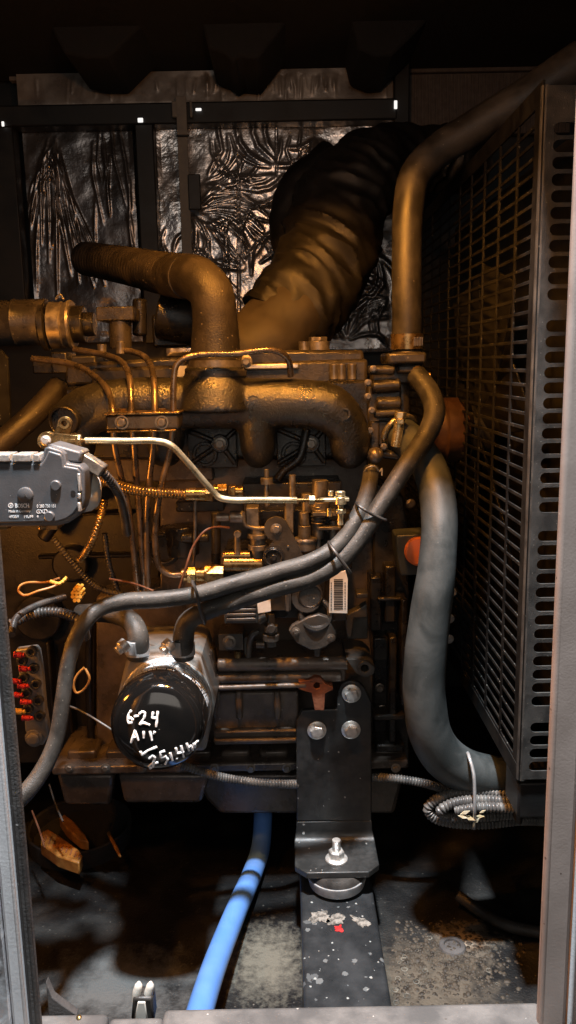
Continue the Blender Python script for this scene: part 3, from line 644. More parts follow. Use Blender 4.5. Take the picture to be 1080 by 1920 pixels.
# actuator
act = thing('speed_actuator', 'grey cast throttle actuator with white printed lettering at left edge', 'actuator', P(60, 990, -.3))
YA = -.335
body = [(-90, 860), (72, 864), (78, 858), (83, 840), (90, 837), (114, 845), (121, 852), (124, 869), (150, 873), (158, 881), (160, 936), (154, 955), (144, 970), (128, 981), (108, 986), (-90, 990)]
inset = [(-90, 866), (76, 870), (84, 860), (90, 845), (114, 852), (118, 860), (120, 874), (146, 878), (152, 886), (153, 934), (147, 951), (138, 964), (124, 974), (106, 979), (-90, 983)]
add('housing', MB().prism(body, YA, .045), 'actu', act, bevel=.003, seg=3)
add('cover', MB().prism(inset, YA - .003, .004), 'actu', act, bevel=.0025, seg=3)
add('connector_hood', MB().prism([(86, 836), (96, 832), (152, 848), (150, 868), (126, 866), (120, 850)], YA + .012, .04), 'actu', act, bevel=.003)
for x, y, r in ((48, 928, 14), (105, 910, 9.5), (93, 968, 9.5)):
    c = P(x, y, YA - .003); k = S(x, y, YA)
    add('boss', MB().lathe(c, (0, -1, 0), [(0, r * k * 1.08), (.0022, r * k), (.003, r * k * .85)], 28), 'actu', act)
cp = MB()
for x0, x1 in ((-30, 18), (23, 58), (62, 74)): cp.pbox(x0, 852, x1, 866, YA - .005, .03)
for y0, y1 in ((888, 922), (925, 936), (942, 960)): cp.pbox(145, y0, 151, y1, YA - .005, .02)
add_split('clip', cp, 'steel', act, bevel=.001)
cp2 = MB().pbox(-20, 985, 14, 994, YA + .004, .03).pbox(72, 985, 108, 994, YA + .004, .03); add_split('lower_clip', cp2, 'brass', act, bevel=.001)
add('screw_hole', MB().pdisc(137, 924, YA - .0036, 4.5, .003), 'black', act)
add('rear_cap', MB().lathe(P(150, 920, YA + .05), (1, .1, 0), [(0, 42 * .00064), (.012, 40 * .00064), (.02, 32 * .00064), (.024, 20 * .00064), (.0255, .002)], 28), 'white_pl', act)
YT = YA - .0032
tx = text('BOSCH', 28, 952, 8, YT, sx=.74); tx2 = text('BOSCH', 28.5, 952, 8, YT - .00001, sx=.74)
lg = MB().pring(20, 948, YT - .0002, 3.6, 4.8, .0006); lg.pbox(18.6, 945.5, 19.4, 950.5, YT - .0002, .0006).pbox(20.6, 945.5, 21.4, 950.5, YT - .0002, .0006).pbox(19.4, 947.6, 20.6, 948.4, YT - .0002, .0006)
wrt = merge(tx, tx2, text('BOSCH', 28.25, 952.3, 8, YT - .00002, sx=.74), lg, text('0 280 750 151', 69, 952, 6.3, YT, sx=.72), text('Made in Germany', 16, 961, 5.2, YT, sx=.8), text('GXD', 68, 963, 8, YT, sx=.9), text('49359', 17, 971.5, 5.4, YT), text('19L99', 44, 971.5, 5.4, YT), text('9', 69, 971.5, 5.4, YT))
add('lettering', wrt, 'ink', act)
txb = text('A', 44, 932, 7, YA - .0063); add('boss_letter', txb, 'actu', act)
plg = thing('cable_plug', 'brown grey cable plug angled down from the actuator hood', 'plug', P(180, 890, -.3))
mrot = Matrix.Rotation(R(34), 3, 'Y')
k = S(175, 872, -.3)
add('plug_body', MB().box(P(174, 871, -.3), (48 * k, .022, 24 * k), mrot).box(P(152, 856, -.3), (10 * k, .026, 30 * k), mrot), 'dsteel', plg, bevel=.002)
add('cable_sleeve', MB().ptube([(190, 882, -.3), (206, 900, -.29), (222, 926, -.26), (232, 960, -.2), (238, 1000, -.12)], 8, n=14, cor=(.0042, .09)), 'conduit_k', plg)

# golden conduit and brass unions into the pump
gc = thing('braided_conduit', 'gold lit corrugated conduit running into brass unions', 'conduit', P(300, 940, -.13))
add('sleeve', MB().ptube([(170, 885, -.1), (215, 908, -.12), (260, 920, -.13), (352, 927, -.13)], 9.5, n=16, cor=(.0044, .09)), 'brass', gc)
add('union', MB().cyl(P(349, 927, -.13), P(386, 927, -.13), .0095).hexcyl(P(386, 927, -.13), P(399, 927, -.13), .011), 'brass', gc, bevel=.0006)
add_split('adapter', MB().cyl(P(400, 921, -.12), P(420, 921, -.12), .010).hexcyl(P(408, 921, -.12), P(426, 921, -.12), .0115).pbox(428, 912, 441, 930, -.13, .02).cyl(P(441, 922, -.12), P(456, 922, -.12), .0085), 'brass', gc, bevel=.0008)
add('drop_tube', MB().ptube([(366, 936, -.12), (366, 1000, -.1), (362, 1060, -.08)], 3.5), 'dsteel', gc)

# injection pump
ip = thing('injection_pump', 'dark fuel injection pump with levers, fittings and a diamond cover', 'pump', P(550, 1225, -.05))
bd = MB().pbox(470, 955, 640, 1075, -.06, .12).pbox(420, 1036, 500, 1100, -.09, .1).pbox(500, 1080, 610, 1160, -.08, .1).pbox(560, 1060, 640, 1160, -.07, .1).pbox(455, 905, 640, 958, -.03, .08)
bd.pbox(608, 960, 660, 1070, -.04, .08).pbox(600, 1140, 650, 1165, -.075, .08)
bd.ptube([(575, 1120, -.1), (575, 1120, -.06)], 30)
bd.pring(582, 1118, -.105, 20, 24, .02)
add('pump_body', bd, 'paint_dark', ip, bevel=.004)
bb = MB()
for i in range(5): bb.pbox(424, 1123 + i * 9, 480, 1130 + i * 9, -.115, .03)
bb.pbox(420, 1120, 484, 1170, -.108, .05); bb.pbox(505, 1112, 546, 1146, -.105, .05).pbox(535, 1112, 543, 1148, -.112, .03)
add('ribbed_block', bb, 'castk', ip, bevel=.0015)
lv = plate([circ(518, 992, 23, 18, 105, 335) + [(566, 1036), (572, 1052), (528, 1052), (520, 1034), (504, 1024)]], -.115, .007)
add('governor_lever', lv, 'castk', ip, bevel=.0012)
add('lever_bolt', MB().pbolt(518, 992, -.115, 8, 11).pbolt(540, 1025, -.115, 2.5), 'dsteel', ip)
add('lever_stop', MB().pdisc(513, 1046, -.13, 20, .03).pring(513, 1046, -.132, 14, 17, .004).pdisc(513, 1046, -.133, 6, .01), 'paint_dark', ip, bevel=.0012)
sv = MB().cyl(P(571, 1030, -.1), P(571, 1008, -.1), .0165).cyl(P(571, 1008, -.1), P(571, 985, -.1), .009).cyl(P(571, 985, -.1), P(570, 960, -.1), .007).cyl(P(571, 1014, -.1), P(571, 1009, -.1), .018)
add('stop_screw', sv, 'dsteel', ip, bevel=.001)
f1 = MB().cyl(P(405, 970, -.1), P(430, 970, -.1), .006).cyl(P(431, 969, -.1), P(456, 969, -.1), .009).ptube([(456, 960, -.1), (460, 985, -.1), (476, 990, -.1), (500, 990, -.1)], 4)
f1.pbox(462, 952, 485, 990, -.1, .03).cyl(P(483, 988, -.09), P(483, 1060, -.09), .012).cyl(P(483, 1000, -.095), P(483, 1008, -.095), .0155).cyl(P(483, 1020, -.095), P(483, 1030, -.095), .0145)
f1.cyl(P(445, 1000, -.1), P(445, 1040, -.1), .005).pdisc(445, 1002, -.108, 7, .012)
add_split('feed_fitting', f1, 'dsteel', ip, bevel=.0008)
f2 = MB().cyl(P(418, 1042, -.095), P(470, 1042, -.095), .008).cyl(P(420, 1057, -.095), P(492, 1057, -.095), .012).cyl(P(340, 1078, -.1), P(352, 1078, -.1), .010).hexcyl(P(352, 1078, -.1), P(368, 1078, -.1), .0135)
f2.cyl(P(368, 1078, -.1), P(384, 1078, -.1), .011).hexcyl(P(384, 1076, -.1), P(420, 1076, -.1), .014).cyl(P(388, 1066, -.095), P(418, 1066, -.095), .006)
add('inlet_union', f2, 'brass', ip, bevel=.0008)
f3 = MB()
for x, y0_, y1_, r in ((500, 880, 950, .0035), (500, 896, 908, .009), (600, 900, 960, .012), (600, 940, 955, .015), (548, 890, 960, .005), (596, 955, 1010, .009), (597, 1010, 1030, .004), (575, 925, 960, .008), (540, 950, 985, .006), (625, 975, 1030, .006)):
    f3.cyl(P(x, y1_, -.08), P(x, y0_, -.08), r)
for i in range(6): f3.torus(P(597, 950 + i * 6, -.085), (0, 0, 1), .0095, .0016, 16, 6)
f3.pbox(586, 960, 632, 968, -.1, .03).pbox(595, 988, 640, 994, -.1, .03).pbox(536, 942, 550, 1000, -.09, .02).pbox(545, 940, 560, 945, -.09, .02)
add('upper_fitting', f3, 'dsteel', ip, bevel=.0008)
dc = [(541, 1183), (548, 1173), (578, 1157), (598, 1152), (615, 1158), (630, 1188), (630, 1198), (612, 1213), (596, 1219), (582, 1219), (556, 1206)]
add('diamond_cover', MB().prism(dc, -.11, .012).prism([(588, 1215), (602, 1215), (600, 1232), (590, 1232)], -.1, .01), 'castk', ip, bevel=.0018)
for x, y in ((555, 1184), (621, 1196)): add('bolt', MB().pbolt(x, y, -.11, 5.5, 8), 'dsteel', ip)
dr = MB().torus(P(592, 1152, -.1), (0, -1, .5), .022, .005, 24, 8); add('cover_seal', dr, 'paint_dark', ip)
stk = add('barcode_label', MB().prism([(619, 1080), (648, 1070), (652, 1086), (651, 1150), (617, 1149)], -.108, .004), 'white', ip)
bc = MB()
yy = 1086
while yy < 1143:
    h = random.choice((1.2, 1.8, 2.6)); bc.pbox(626, yy, 643, yy + h, -.1086, .001); yy += h + random.choice((1, 1.4, 2))
for x in (621, 647):
    y2 = 1092
    while y2 < 1140: l = ru(2, 6); bc.pbox(x - .8, y2, x + .8, y2 + l, -.1086, .001); y2 += l + 1.6
add('barcode', bc, 'printk', stk)
add('paper_tag', MB().prism([(482, 1128), (507, 1124), (508, 1146), (484, 1150)], -.116, .002), 'white', ip)
vf = MB().cyl(P(508, 1150, -.1), P(508, 1212, -.1), .006).cyl(P(508, 1172, -.1), P(508, 1184, -.1), .0105).cyl(P(508, 1188, -.1), P(508, 1200, -.1), .0125).pdisc(508, 1180, -.115, 8, .02).pbox(500, 1200, 518, 1214, -.106, .02)
vf.cyl(P(484, 1165, -.1), P(500, 1156, -.1), .007)
vf.cyl(P(480, 1208, -.09), P(497, 1208, -.09), .006)
add('drain_fitting', vf, 'castk', ip, bevel=.0008)
bk2 = MB().pbox(410, 1188, 456, 1220, -.075, .05).ptube([(466, 1232, -.07), (468, 1205, -.07), (476, 1188, -.08), (486, 1184, -.08)], 6).pbox(458, 1195, 465, 1228, -.07, .03)
add('clamp_block', bk2, 'castk', ip, bevel=.002)
add('bolt', MB().pbolt(430, 1204, -.075, 9, 13), 'dsteel', ip)
add('banjo_bolt', MB().cyl(P(446, 1220, -.07), P(446, 1232, -.07), .006), 'brass', ip)
br = MB().prism([(645, 1155), (668, 1144), (688, 1132), (690, 1158), (664, 1160), (660, 1195), (650, 1195)], -.06, .02).pbox(650, 1150, 690, 1200, -.03, .02)
br.pbox(668, 1112, 690, 1122, -.07, .03)
add('support_bracket', br, 'castk', ip, bevel=.002)
# small bits scattered on the block face
oth = MB().ptube([(340, 985, -.02), (345, 1040, -.02)], 30, n=20).pdisc(305, 1030, -.01, 34, .06).pring(305, 1030, -.016, 24, 30, .02).cyl(P(340, 1008, -.05), P(362, 1008, -.05), .008).cyl(P(372, 1008, -.05), P(392, 1008, -.05), .007)
oth.pbox(330, 940, 420, 960, .0, .06).ptube([(405, 960, -.05), (405, 1100, -.05)], 9)
oth.ptube([(575, 805, -.02), (560, 860, -.03), (530, 885, -.03), (520, 900, -.03)], 8, n=14)
add_split('block_fitting', oth, 'paint_dark', eng, bevel=.002)
wre = MB().ptube([(336, 1104, -.15), (350, 1060, -.15), (362, 1025, -.14), (385, 995, -.13), (405, 988, -.12), (430, 990, -.11)], 2.4, n=8)
add('sensor_wire', wre, 'wire_dark', label='thin dull red wire looping down past the brass unions', cat='wire')

# ================================================================== HOSES
# lower radiator hose
lh = thing('lower_radiator_hose', 'thick dusty grey radiator hose curving down to the guard foot', 'hose', P(800, 1480, -.2))
add('hose', MB().ptube([(752, 812, -.02, 32), (778, 838, -.05, 33), (806, 880, -.09, 33), (821, 940, -.13, 34), (824, 1000, -.155, 34), (818, 1080, -.17, 36), (806, 1160, -.175, 38), (797, 1240, -.178, 39), (796, 1310, -.178, 40), (805, 1370, -.176, 40), (832, 1418, -.17, 41), (875, 1446, -.16, 41), (925, 1456, -.15, 39), (972, 1460, -.14, 38)], 36, n=40, step=.008, disp=lambda p, u, a: .0012 * noise.noise(p * 22)), 'ghose', lh, smooth=80)
bp_ = MB().torus(P(748, 808, -.02), P(778, 838, -.05) - P(748, 808, -.02), 34 * S(750, 810, -.02), .004, 32, 8)
bp_.hexcyl(P(752, 772, -.06), P(750, 785, -.06), .009).cyl(P(750, 783, -.06), P(742, 838, -.06), .0075).pbox(744, 786, 757, 796, -.07, .02)
add('bolt_clamp', bp_, 'zinc', lh, bevel=.0008)
# orange cap behind
oc = thing('fan_belt_sensor', 'orange round cap on small grey box behind the grey hose', 'sensor', P(765, 1080, -.05))
add('sensor_box', MB().prism([(742, 1004), (800, 1000), (800, 1078), (752, 1080), (744, 1040)], -.05, .05), 'ghose', oc, bevel=.003)
add('sensor_cap', MB().lathe(P(786, 1032, -.05), (-.2, -1, .1), [(0, 28 * .0008), (.012, 28 * .0008), (.016, 24 * .0008), (.0175, .002)], 32), 'orange', oc)
# top radiator hose
th = thing('upper_radiator_hose', 'dark vertical radiator hose bending away at top right', 'hose', P(764, 660, 0))
add('hose', MB().ptube([(763, 652, .01, 28), (763, 560, .01, 28), (763, 460, .02, 28), (766, 390, .03, 29), (778, 330, .04, 30), (812, 290, .05, 31), (880, 245, .05, 32), (980, 185, .04, 34), (1090, 112, .03, 36)], 28, n=32), 'rubber', th, smooth=80)
k = S(763, 640, .01)
tcl = MB().lathe(P(763, 655, .01), (0, 0, 1), [(0, 29 * k), (0, 30.5 * k), (28 * k, 30.5 * k), (28 * k, 29 * k)], 40)
add('hose_clamp', tcl, 'brass', th)
tcl = MB()
for i in range(6): tcl.pbox(776 + i * 3, 632, 777.6 + i * 3, 648, .01 - (30.5 - i * .9) * k - .001 + i * .0012, .004)
add('worm_screw', tcl, 'dsteel', th)
# two heater hoses strapped together
ha = MB().ptube([(780, 702, -.045, 19), (806, 738, -.07, 20), (815, 775, -.09, 20), (800, 815, -.1, 19), (765, 868, -.13, 18), (715, 945, -.16, 17), (672, 1012, -.18, 17.5), (636, 1052, -.19, 18), (585, 1082, -.2, 18), (510, 1104, -.21, 18), (430, 1130, -.215, 18), (385, 1146, -.215, 18), (352, 1166, -.21, 19), (344, 1195, -.205, 20), (344, 1232, -.2, 20)], 18, n=26, step=.006)
hA = add('heater_hose', ha, 'hose', label='speckled heater hose from the water pump down to the oil cooler right stub', cat='hose', group='heater hoses')
hb = MB().ptube([(697, 880, -.1, 15), (690, 920, -.13, 16), (668, 975, -.17, 16), (636, 1020, -.185, 16), (590, 1050, -.2, 16), (520, 1072, -.21, 16), (440, 1094, -.22, 16), (370, 1114, -.23, 16), (300, 1124, -.24, 16), (235, 1128, -.25, 16), (185, 1142, -.27, 15), (150, 1180, -.29, 14.5), (130, 1235, -.3, 14.5), (118, 1310, -.31, 14.5), (104, 1390, -.32, 15), (76, 1450, -.34, 16), (40, 1495, -.36, 17), (-20, 1540, -.38, 18)], 16, n=26, step=.006)
hB = add('heater_hose', hb, 'hose', label='long black hose sweeping across the engine and down past the left post', cat='hose', group='heater hoses')
add('end_ring', MB().tube([P(683, 885, -.11), P(690, 876, -.12), P(702, 874, -.12), P(712, 884, -.11), P(716, 878, -.11), P(716, 892, -.11)], .0012, n=8), 'steel', hB)
def tie(pts, r, lab, w=4):
    add('cable_tie', MB().ptube(pts, w, n=8, closed=True), 'rubber', label=lab, cat='cable tie', group='cable ties')
tie([(362, 1095, -.255), (369, 1112, -.257), (374, 1140, -.245), (384, 1168, -.22), (376, 1140, -.19), (366, 1100, -.21)], 3, 'cable tie binding both hoses above the oil cooler', 3.4)
tie([(618, 1020, -.2), (632, 1040, -.215), (654, 1070, -.21), (650, 1066, -.17), (625, 1025, -.16)], 3, 'cable tie binding both hoses above the barcode sticker', 3.4)
tie([(672, 948, -.18), (690, 960, -.185), (722, 975, -.17), (712, 960, -.13), (682, 945, -.13)], 3, 'cable tie binding both hoses right of the ball joint', 3)

# ================================================================== OIL COOLER + FILTER
oc = thing('oil_cooler', 'grey cast oil cooler housing behind the black oil filter', 'oil cooler', P(310, 1400, -.1))
add('cooler_housing', MB().prism([(236, 1236), (244, 1231), (364, 1227), (376, 1236), (402, 1325), (386, 1410), (222, 1415), (212, 1340)], -.17, .14), 'castg', oc, bevel=.007, seg=3)
add('side_flange', MB().prism([(384, 1226), (396, 1226), (412, 1310), (404, 1350), (390, 1330)], -.1, .06), 'paint', oc, bevel=.003)
st = MB().ptube([(150, 1150, -.12, 17), (205, 1150, -.15, 18), (244, 1164, -.18, 19), (258, 1190, -.2, 20), (259, 1234, -.2, 20)], 20, n=26)
add('return_hose', st, 'hose', label='short elbow hose on the oil cooler left stub, passing under the long hose', cat='hose', group='heater hoses')
for cx, sx in ((259, 231), (344, 315)):
    k = S(cx, 1215, -.2); c0 = P(cx, 1228, -.2)
    h_ = MB().lathe(c0, (0, .08, 1), [(0, 21 * k), (0, 22 * k), (.017, 22 * k), (.017, 21 * k)], 36)
    h_.box(P(cx - 14, 1216, -.214), (.016, .006, .018), Matrix.Rotation(R(-20), 3, 'Z'))
    o_ = add('hose_clamp', h_, 'ring', label='worm clamp on the oil cooler ' + ('left' if cx < 300 else 'right') + ' stub', cat='hose clamp', group='hose clamps on the oil cooler', bevel=.0006)
    c1 = P(sx + 6, 1206, -.222); c2 = P(sx - 5, 1216, -.228)
    add('clamp_screw', MB().cyl(c1, c2, .0095).hexcyl(c2, c2 + (c2 - c1).normalized() * .006, .0075), 'steel', o_, bevel=.0008)

FY1, FY0 = -.285, -.172
fc1 = P(292, 1366, FY1); fc0 = P(313, 1314, FY0); fax = (fc1 - fc0); FL = fax.length; fax.normalize()
FR = 92 * S(292, 1366, FY1)
fil = thing('oil_filter', 'glossy black oil filter with white handwriting on its end', 'oil filter', fc0 - V((0, 0, FR)))
prof = [(-.004, FR * .9), (0, FR * .95), (.006, FR), (FL - .034, FR), (FL - .022, FR * .985), (FL - .012, FR * .94), (FL - .005, FR * .86), (FL - .0005, FR * .74), (FL + .0035, FR * .5), (FL + .005, FR * .25), (FL + .0055, 0)]
fm = MB().lathe(fc0, fax, prof, 72)
bvh = BVHTree.FromBMesh(fm.bm)
add('canister', fm, 'filt', fil, smooth=60)
add('rim_ring', MB().lathe(fc0, fax, [(.0, FR * .99), (.0, FR * 1.02), (.010, FR * 1.03), (.012, FR * 1.0)], 72), 'steel', fil)
# printed rows round the filter band
u = fax.orthogonal().normalized(); upz = (V((0, 0, 1)) - fax * fax.z).normalized(); sidev = upz.cross(fax)
pr = MB()
def dash(h, a0, a1, hh):
    n = 3; q = []
    for rr in (FR + .0004, FR + .0001):
        for hx in (h, h + hh):
            q.append([fc0 + fax * hx + (upz * math.cos(a0 + (a1 - a0) * i / n) + sidev * math.sin(a0 + (a1 - a0) * i / n)) * rr for i in range(n + 1)])
    for i in range(n): pr.faces([q[0][i], q[0][i + 1], q[1][i + 1], q[1][i]], [(0, 1, 2, 3)])
for row in range(5):
    for seg in ((-1.3, .3), (.5, 1.4)):
        a = seg[0]
        while a < seg[1]:
            l = ru(.016, .045); dash(.017 + row * .0098, a, a + l, .0062); a += l + random.choice((.006, .006, .008, .03))
add('printed_text', pr, 'label_ink', fil)
# bright band edge lines
pl_ = MB().lathe(fc0, fax, [(.014, FR + .0001), (.014, FR + .0004), (.0158, FR + .0004), (.0158, FR + .0001)], 72); add('band_line', pl_, 'label_ink', fil)
def cr(p): return (180 + p[0] / 3.6, 1120 + p[1] / 3.6)
strokes = [
    [(240, 762), (222, 785), (213, 825), (222, 848), (240, 845), (248, 825), (236, 812), (220, 820)],
    [(258, 804), (290, 799)],
    [(292, 788), (312, 770), (332, 780), (326, 812), (298, 856), (325, 848), (364, 862)],
    [(386, 772), (378, 812), (416, 816)], [(417, 768), (413, 820), (406, 874)],
    [(238, 980), (262, 898), (286, 966)], [(246, 944), (282, 940)],
    [(322, 903), (322, 950)], [(364, 903), (378, 966)], [(398, 904), (390, 922)],
    [(300, 1038), (310, 1064), (350, 1034), (412, 1008)],
    [(358, 1088), (382, 1066), (400, 1082), (384, 1116), (358, 1138), (366, 1152), (384, 1142), (392, 1122), (420, 1112)],
    [(466, 1036), (434, 1046), (440, 1082), (468, 1072), (484, 1092), (468, 1124)],
    [(500, 1048), (516, 1102)], [(545, 1083), (548, 1087)],
    [(538, 1014), (548, 1052), (594, 1042)], [(574, 1000), (592, 1078)],
    [(612, 984), (628, 1036)], [(622, 1014), (640, 1000), (656, 1030)],
    [(658, 984), (668, 1014)], [(662, 998), (676, 974), (690, 968)],
]
hw = MB()
for sk in strokes:
    w = []
    dense = []
    for a_, b_ in zip(sk, sk[1:]):
        for i in range(4): dense.append((a_[0] + (b_[0] - a_[0]) * i / 4, a_[1] + (b_[1] - a_[1]) * i / 4))
    dense.append(sk[-1])
    for q in dense:
        d = ray(*cr(q)).normalized(); hit = bvh.ray_cast(CAM, d)
        if hit[0] is not None: w.append(hit[0] + hit[1] * (-.0002 if hit[1].dot(d) > 0 else .0002))
    if len(w) > 1:
        hw.tube(w, [.0016 + .0003 * math.sin(i * 1.3) for i in range(len(w))], n=8, step=.002)
add('handwriting', hw, 'ink', fil)

# ================================================================== MOUNT
mt = thing('engine_mount', 'black bent steel engine mount bracket with three silver bolts', 'mount bracket', P(630, 1650, -.1))
YB = -.07; TH = .010
zb = P(628, 1540, YB).z
tp = [(632, 1330), (633, 1296), (640, 1282), (655, 1276), (672, 1279), (684, 1290), (697, 1318), (697, 1540), (556, 1540), (556, 1350), (566, 1332), (600, 1330)]
add('upright_plate', MB().prism(tp, YB, TH), 'bracket', mt, bevel=.002)
xa = P(556, 1540, YB).x; xb = P(697, 1540, YB).x
zf = P(630, 1600, YB - .04).z   # flange level
rb = .014; prof_o = [(YB, zb)]
ztop = zf
cy, cz = YB - rb, ztop + rb
for i in range(9):
    a = R(90 * i / 8); prof_o.append((cy + rb * math.cos(a), cz - rb * math.sin(a)))
yend = P(630, 1645, YB).y
# flange front edge from the photograph's depth of the flange
d_ = ray(635, 1636); yfr = (CAM + d_ * ((ztop - CAM.z) / d_.z)).y
prof_o.append((yfr + .018, ztop)); prof_o.append((yfr, ztop))
xs_l = [xa] * (len(prof_o) - 1) + [xa + .014]; xs_r = [xb] * (len(prof_o) - 1) + [xb - .014]
nn = len(prof_o); fm2 = MB(); F_ = []; B_ = []
for i, (y, z) in enumerate(prof_o):
    if i == 0: nrm = V((0, 1, 0))
    elif i <= 9: a = R(90 * (i - 1) / 8); nrm = V((0, math.cos(a), -math.sin(a)))
    else: nrm = V((0, 0, -1))
    w = .004 * min(1, i / 6)
    F_.append([V((xs_l[i] - (w if i < nn - 1 else 0), y, z)), V((xs_r[i] + (w if i < nn - 1 else 0), y, z))]); B_.append([p + nrm * TH for p in F_[-1]])
vs = [p for r_ in F_ for p in r_] + [p for r_ in B_ for p in r_]; o_ = 2 * nn; fs = []
for i in range(nn - 1):
    a = 2 * i; fs += [(a, a + 1, a + 3, a + 2), (o_ + a, o_ + a + 2, o_ + a + 3, o_ + a + 1), (a, a + 2, o_ + a + 2, o_ + a), (a + 1, o_ + a + 1, o_ + a + 3, a + 3)]
fs += [(0, o_, o_ + 1, 1), (2 * nn - 2, 2 * nn - 1, o_ + 2 * nn - 1, o_ + 2 * nn - 2)]
add('foot_flange', fm2.faces(vs, fs), 'bracket', mt, bevel=.0015)
for x, y in ((659, 1300), (594, 1369), (658, 1368)):
    add('bolt', MB().pbolt(x, y, YB, 13.5, 18, 13), 'steel', mt, bevel=.0008)
sp_ = PZ(631, 1612, ztop); kk = .0008
add('stud', MB().tube([sp_, sp_ + V((0, 0, .034))], .0062, n=16, cor=(.0016, .06)), 'steel', mt)
add('nut', MB().lathe(sp_, (0, 0, 1), [(0, .0175), (.003, .0175), (.005, .014)], 28).lathe(sp_ + V((0, 0, .004)), (0, 0, 1), [(0, .0125), (.011, .0125), (.013, .0105)], 6), 'steel', mt, bevel=.0005)
iso_c = V((sp_.x, sp_.y - .002, ztop - TH))
iso = thing('vibration_isolator', 'round rubber vibration isolator in a galvanised cup under the mount foot', 'isolator', iso_c - V((0, 0, .03)))
add('rubber_cushion', MB().lathe(iso_c, (0, 0, -1), [(0, .038), (.006, .043), (.012, .044)], 36), 'rubber', iso)
add('cup', MB().lathe(iso_c, (0, 0, -1), [(.010, .040), (.010, .046), (.013, .046), (.026, .043), (.030, .034), (.031, .001)], 44), 'ring', iso)
zr = iso_c.z - .032
ra = thing('mounting_rail', 'water spotted black steel rail running forward under the mount', 'rail', (iso_c.x, -.3, 0))
xl = PZ(566, 1780, zr).x; xr = PZ(718, 1780, zr).x
add('beam', MB().box(((xl + xr) / 2, -.20, zr / 2), (xr - xl, .52, zr)), 'rail', ra, bevel=.006, seg=3)
def blotch(cx, cy, rx, ry, z, m, name, par, ang=0, n=48, th=.0006):
    c = PZ(cx, cy, z); k = S(cx, cy, c.y); pts = []
    for i in range(n):
        t = 2 * math.pi * i / n; f = 1 + .75 * noise.noise(V((math.cos(t) * 1.3 + cx, math.sin(t) * 1.3 + cy, .3))) + .45 * noise.noise(V((math.cos(t) * 3.5 + cx, math.sin(t) * 3.5 + cy, 2.3)))
        x, y = rx * k * f * math.cos(t), ry * k * f * 1.8 * math.sin(t)
        pts.append((c.x + x * math.cos(ang) - y * math.sin(ang), c.y + x * math.sin(ang) + y * math.cos(ang), z + th * .3))
    return add(name, MB().prism3(pts, (0, 0, th)), m, par)
for cx, cy, rx, ry, an in ((600, 1721, 22, 9, .5), (628, 1724, 14, 7, -.2), (676, 1729, 22, 6, -1.0)): blotch(cx, cy, rx, ry, zr, 'stain', 'dried_splash', ra, an)
blotch(634, 1742, 9, 5, zr, 'red', 'red_chip', ra)

# ================================================================== LOWER LEFT
def at_floor(px, py, z=0): return PZ(px, py, z)
bh = MB().tube([PZ(362, 1945, .10), PZ(380, 1880, .085), PZ(404, 1806, .06), PZ(446, 1700, .036), PZ(476, 1630, .022), P(489, 1588, .055), P(494, 1515, .11)], [.0172] * 7, n=32, step=.01)
add('drain_hose', bh, 'blue', label='smooth bright blue hose running from under the oil pan to the sill', cat='hose', smooth=80)
# round opening with amber cable ends
op_ = thing('cable_pot', 'dark round rimmed pot on the floor at lower left holding cable ends', 'pot', PZ(150, 1620, 0))
pcn = PZ(150, 1545, .035); k = S(150, 1545, pcn.y)
add('pot_rim', MB().lathe(V((pcn.x, pcn.y, 0)), (0, 0, 1), [(.0, 92 * k), (.035, 96 * k), (.038, 94 * k), (.035, 90 * k), (.012, 86 * k), (.01, 1e-3)], 48), 'foam', op_)
def loz(pts, z0, th, m, name, lab, cat):
    return add(name, MB().prism3([PZ(x, y + 10, z0) for x, y in pts], (0, 0, th)), m, label=lab, cat=cat, bevel=.003, group='amber cable ends in the pot')
b1 = loz([(80, 1572), (92, 1566), (112, 1578), (150, 1606), (156, 1616), (150, 1632), (110, 1618), (78, 1594)], .035, .024, 'wood', 'cable_end', 'curved amber cable end with dark ribs lying on the pot rim', 'cable end')
rb_ = MB()
for i in range(9):
    x = 84 + i * 8; y = 1590 + i * 4.2; q_ = V((0, 0, .0245)); rb_.tube([PZ(x + 5, y + 1, .035) + q_, PZ(x + 1, y + 12, .035) + q_], .0011, n=6)
add('rib', rb_, 'rust', b1)
loz([(112, 1540), (122, 1534), (140, 1548), (162, 1574), (168, 1586), (152, 1584), (126, 1562)], .035, .02, 'wood', 'cable_end', 'straight amber cable end behind the ribbed one', 'cable end')
loz([(200, 1555), (206, 1552), (224, 1588), (228, 1600), (222, 1598)], .035, .006, 'wood', 'cable_end', 'thin amber cable end at right inside the pot', 'cable end')
add('cable', MB().ptube([(60, 1520, -.0), (75, 1560, -.04), (84, 1590, -.065)], 1.8, n=8), 'wire_dark', label='thin red brown lead dropping to the ribbed cable end', cat='wire')
add('cable', MB().ptube([(92, 1470, .02), (105, 1510, .0), (118, 1540, -.03)], 2, n=8), 'rubber', label='thin black lead dropping to the straight cable end', cat='wire')
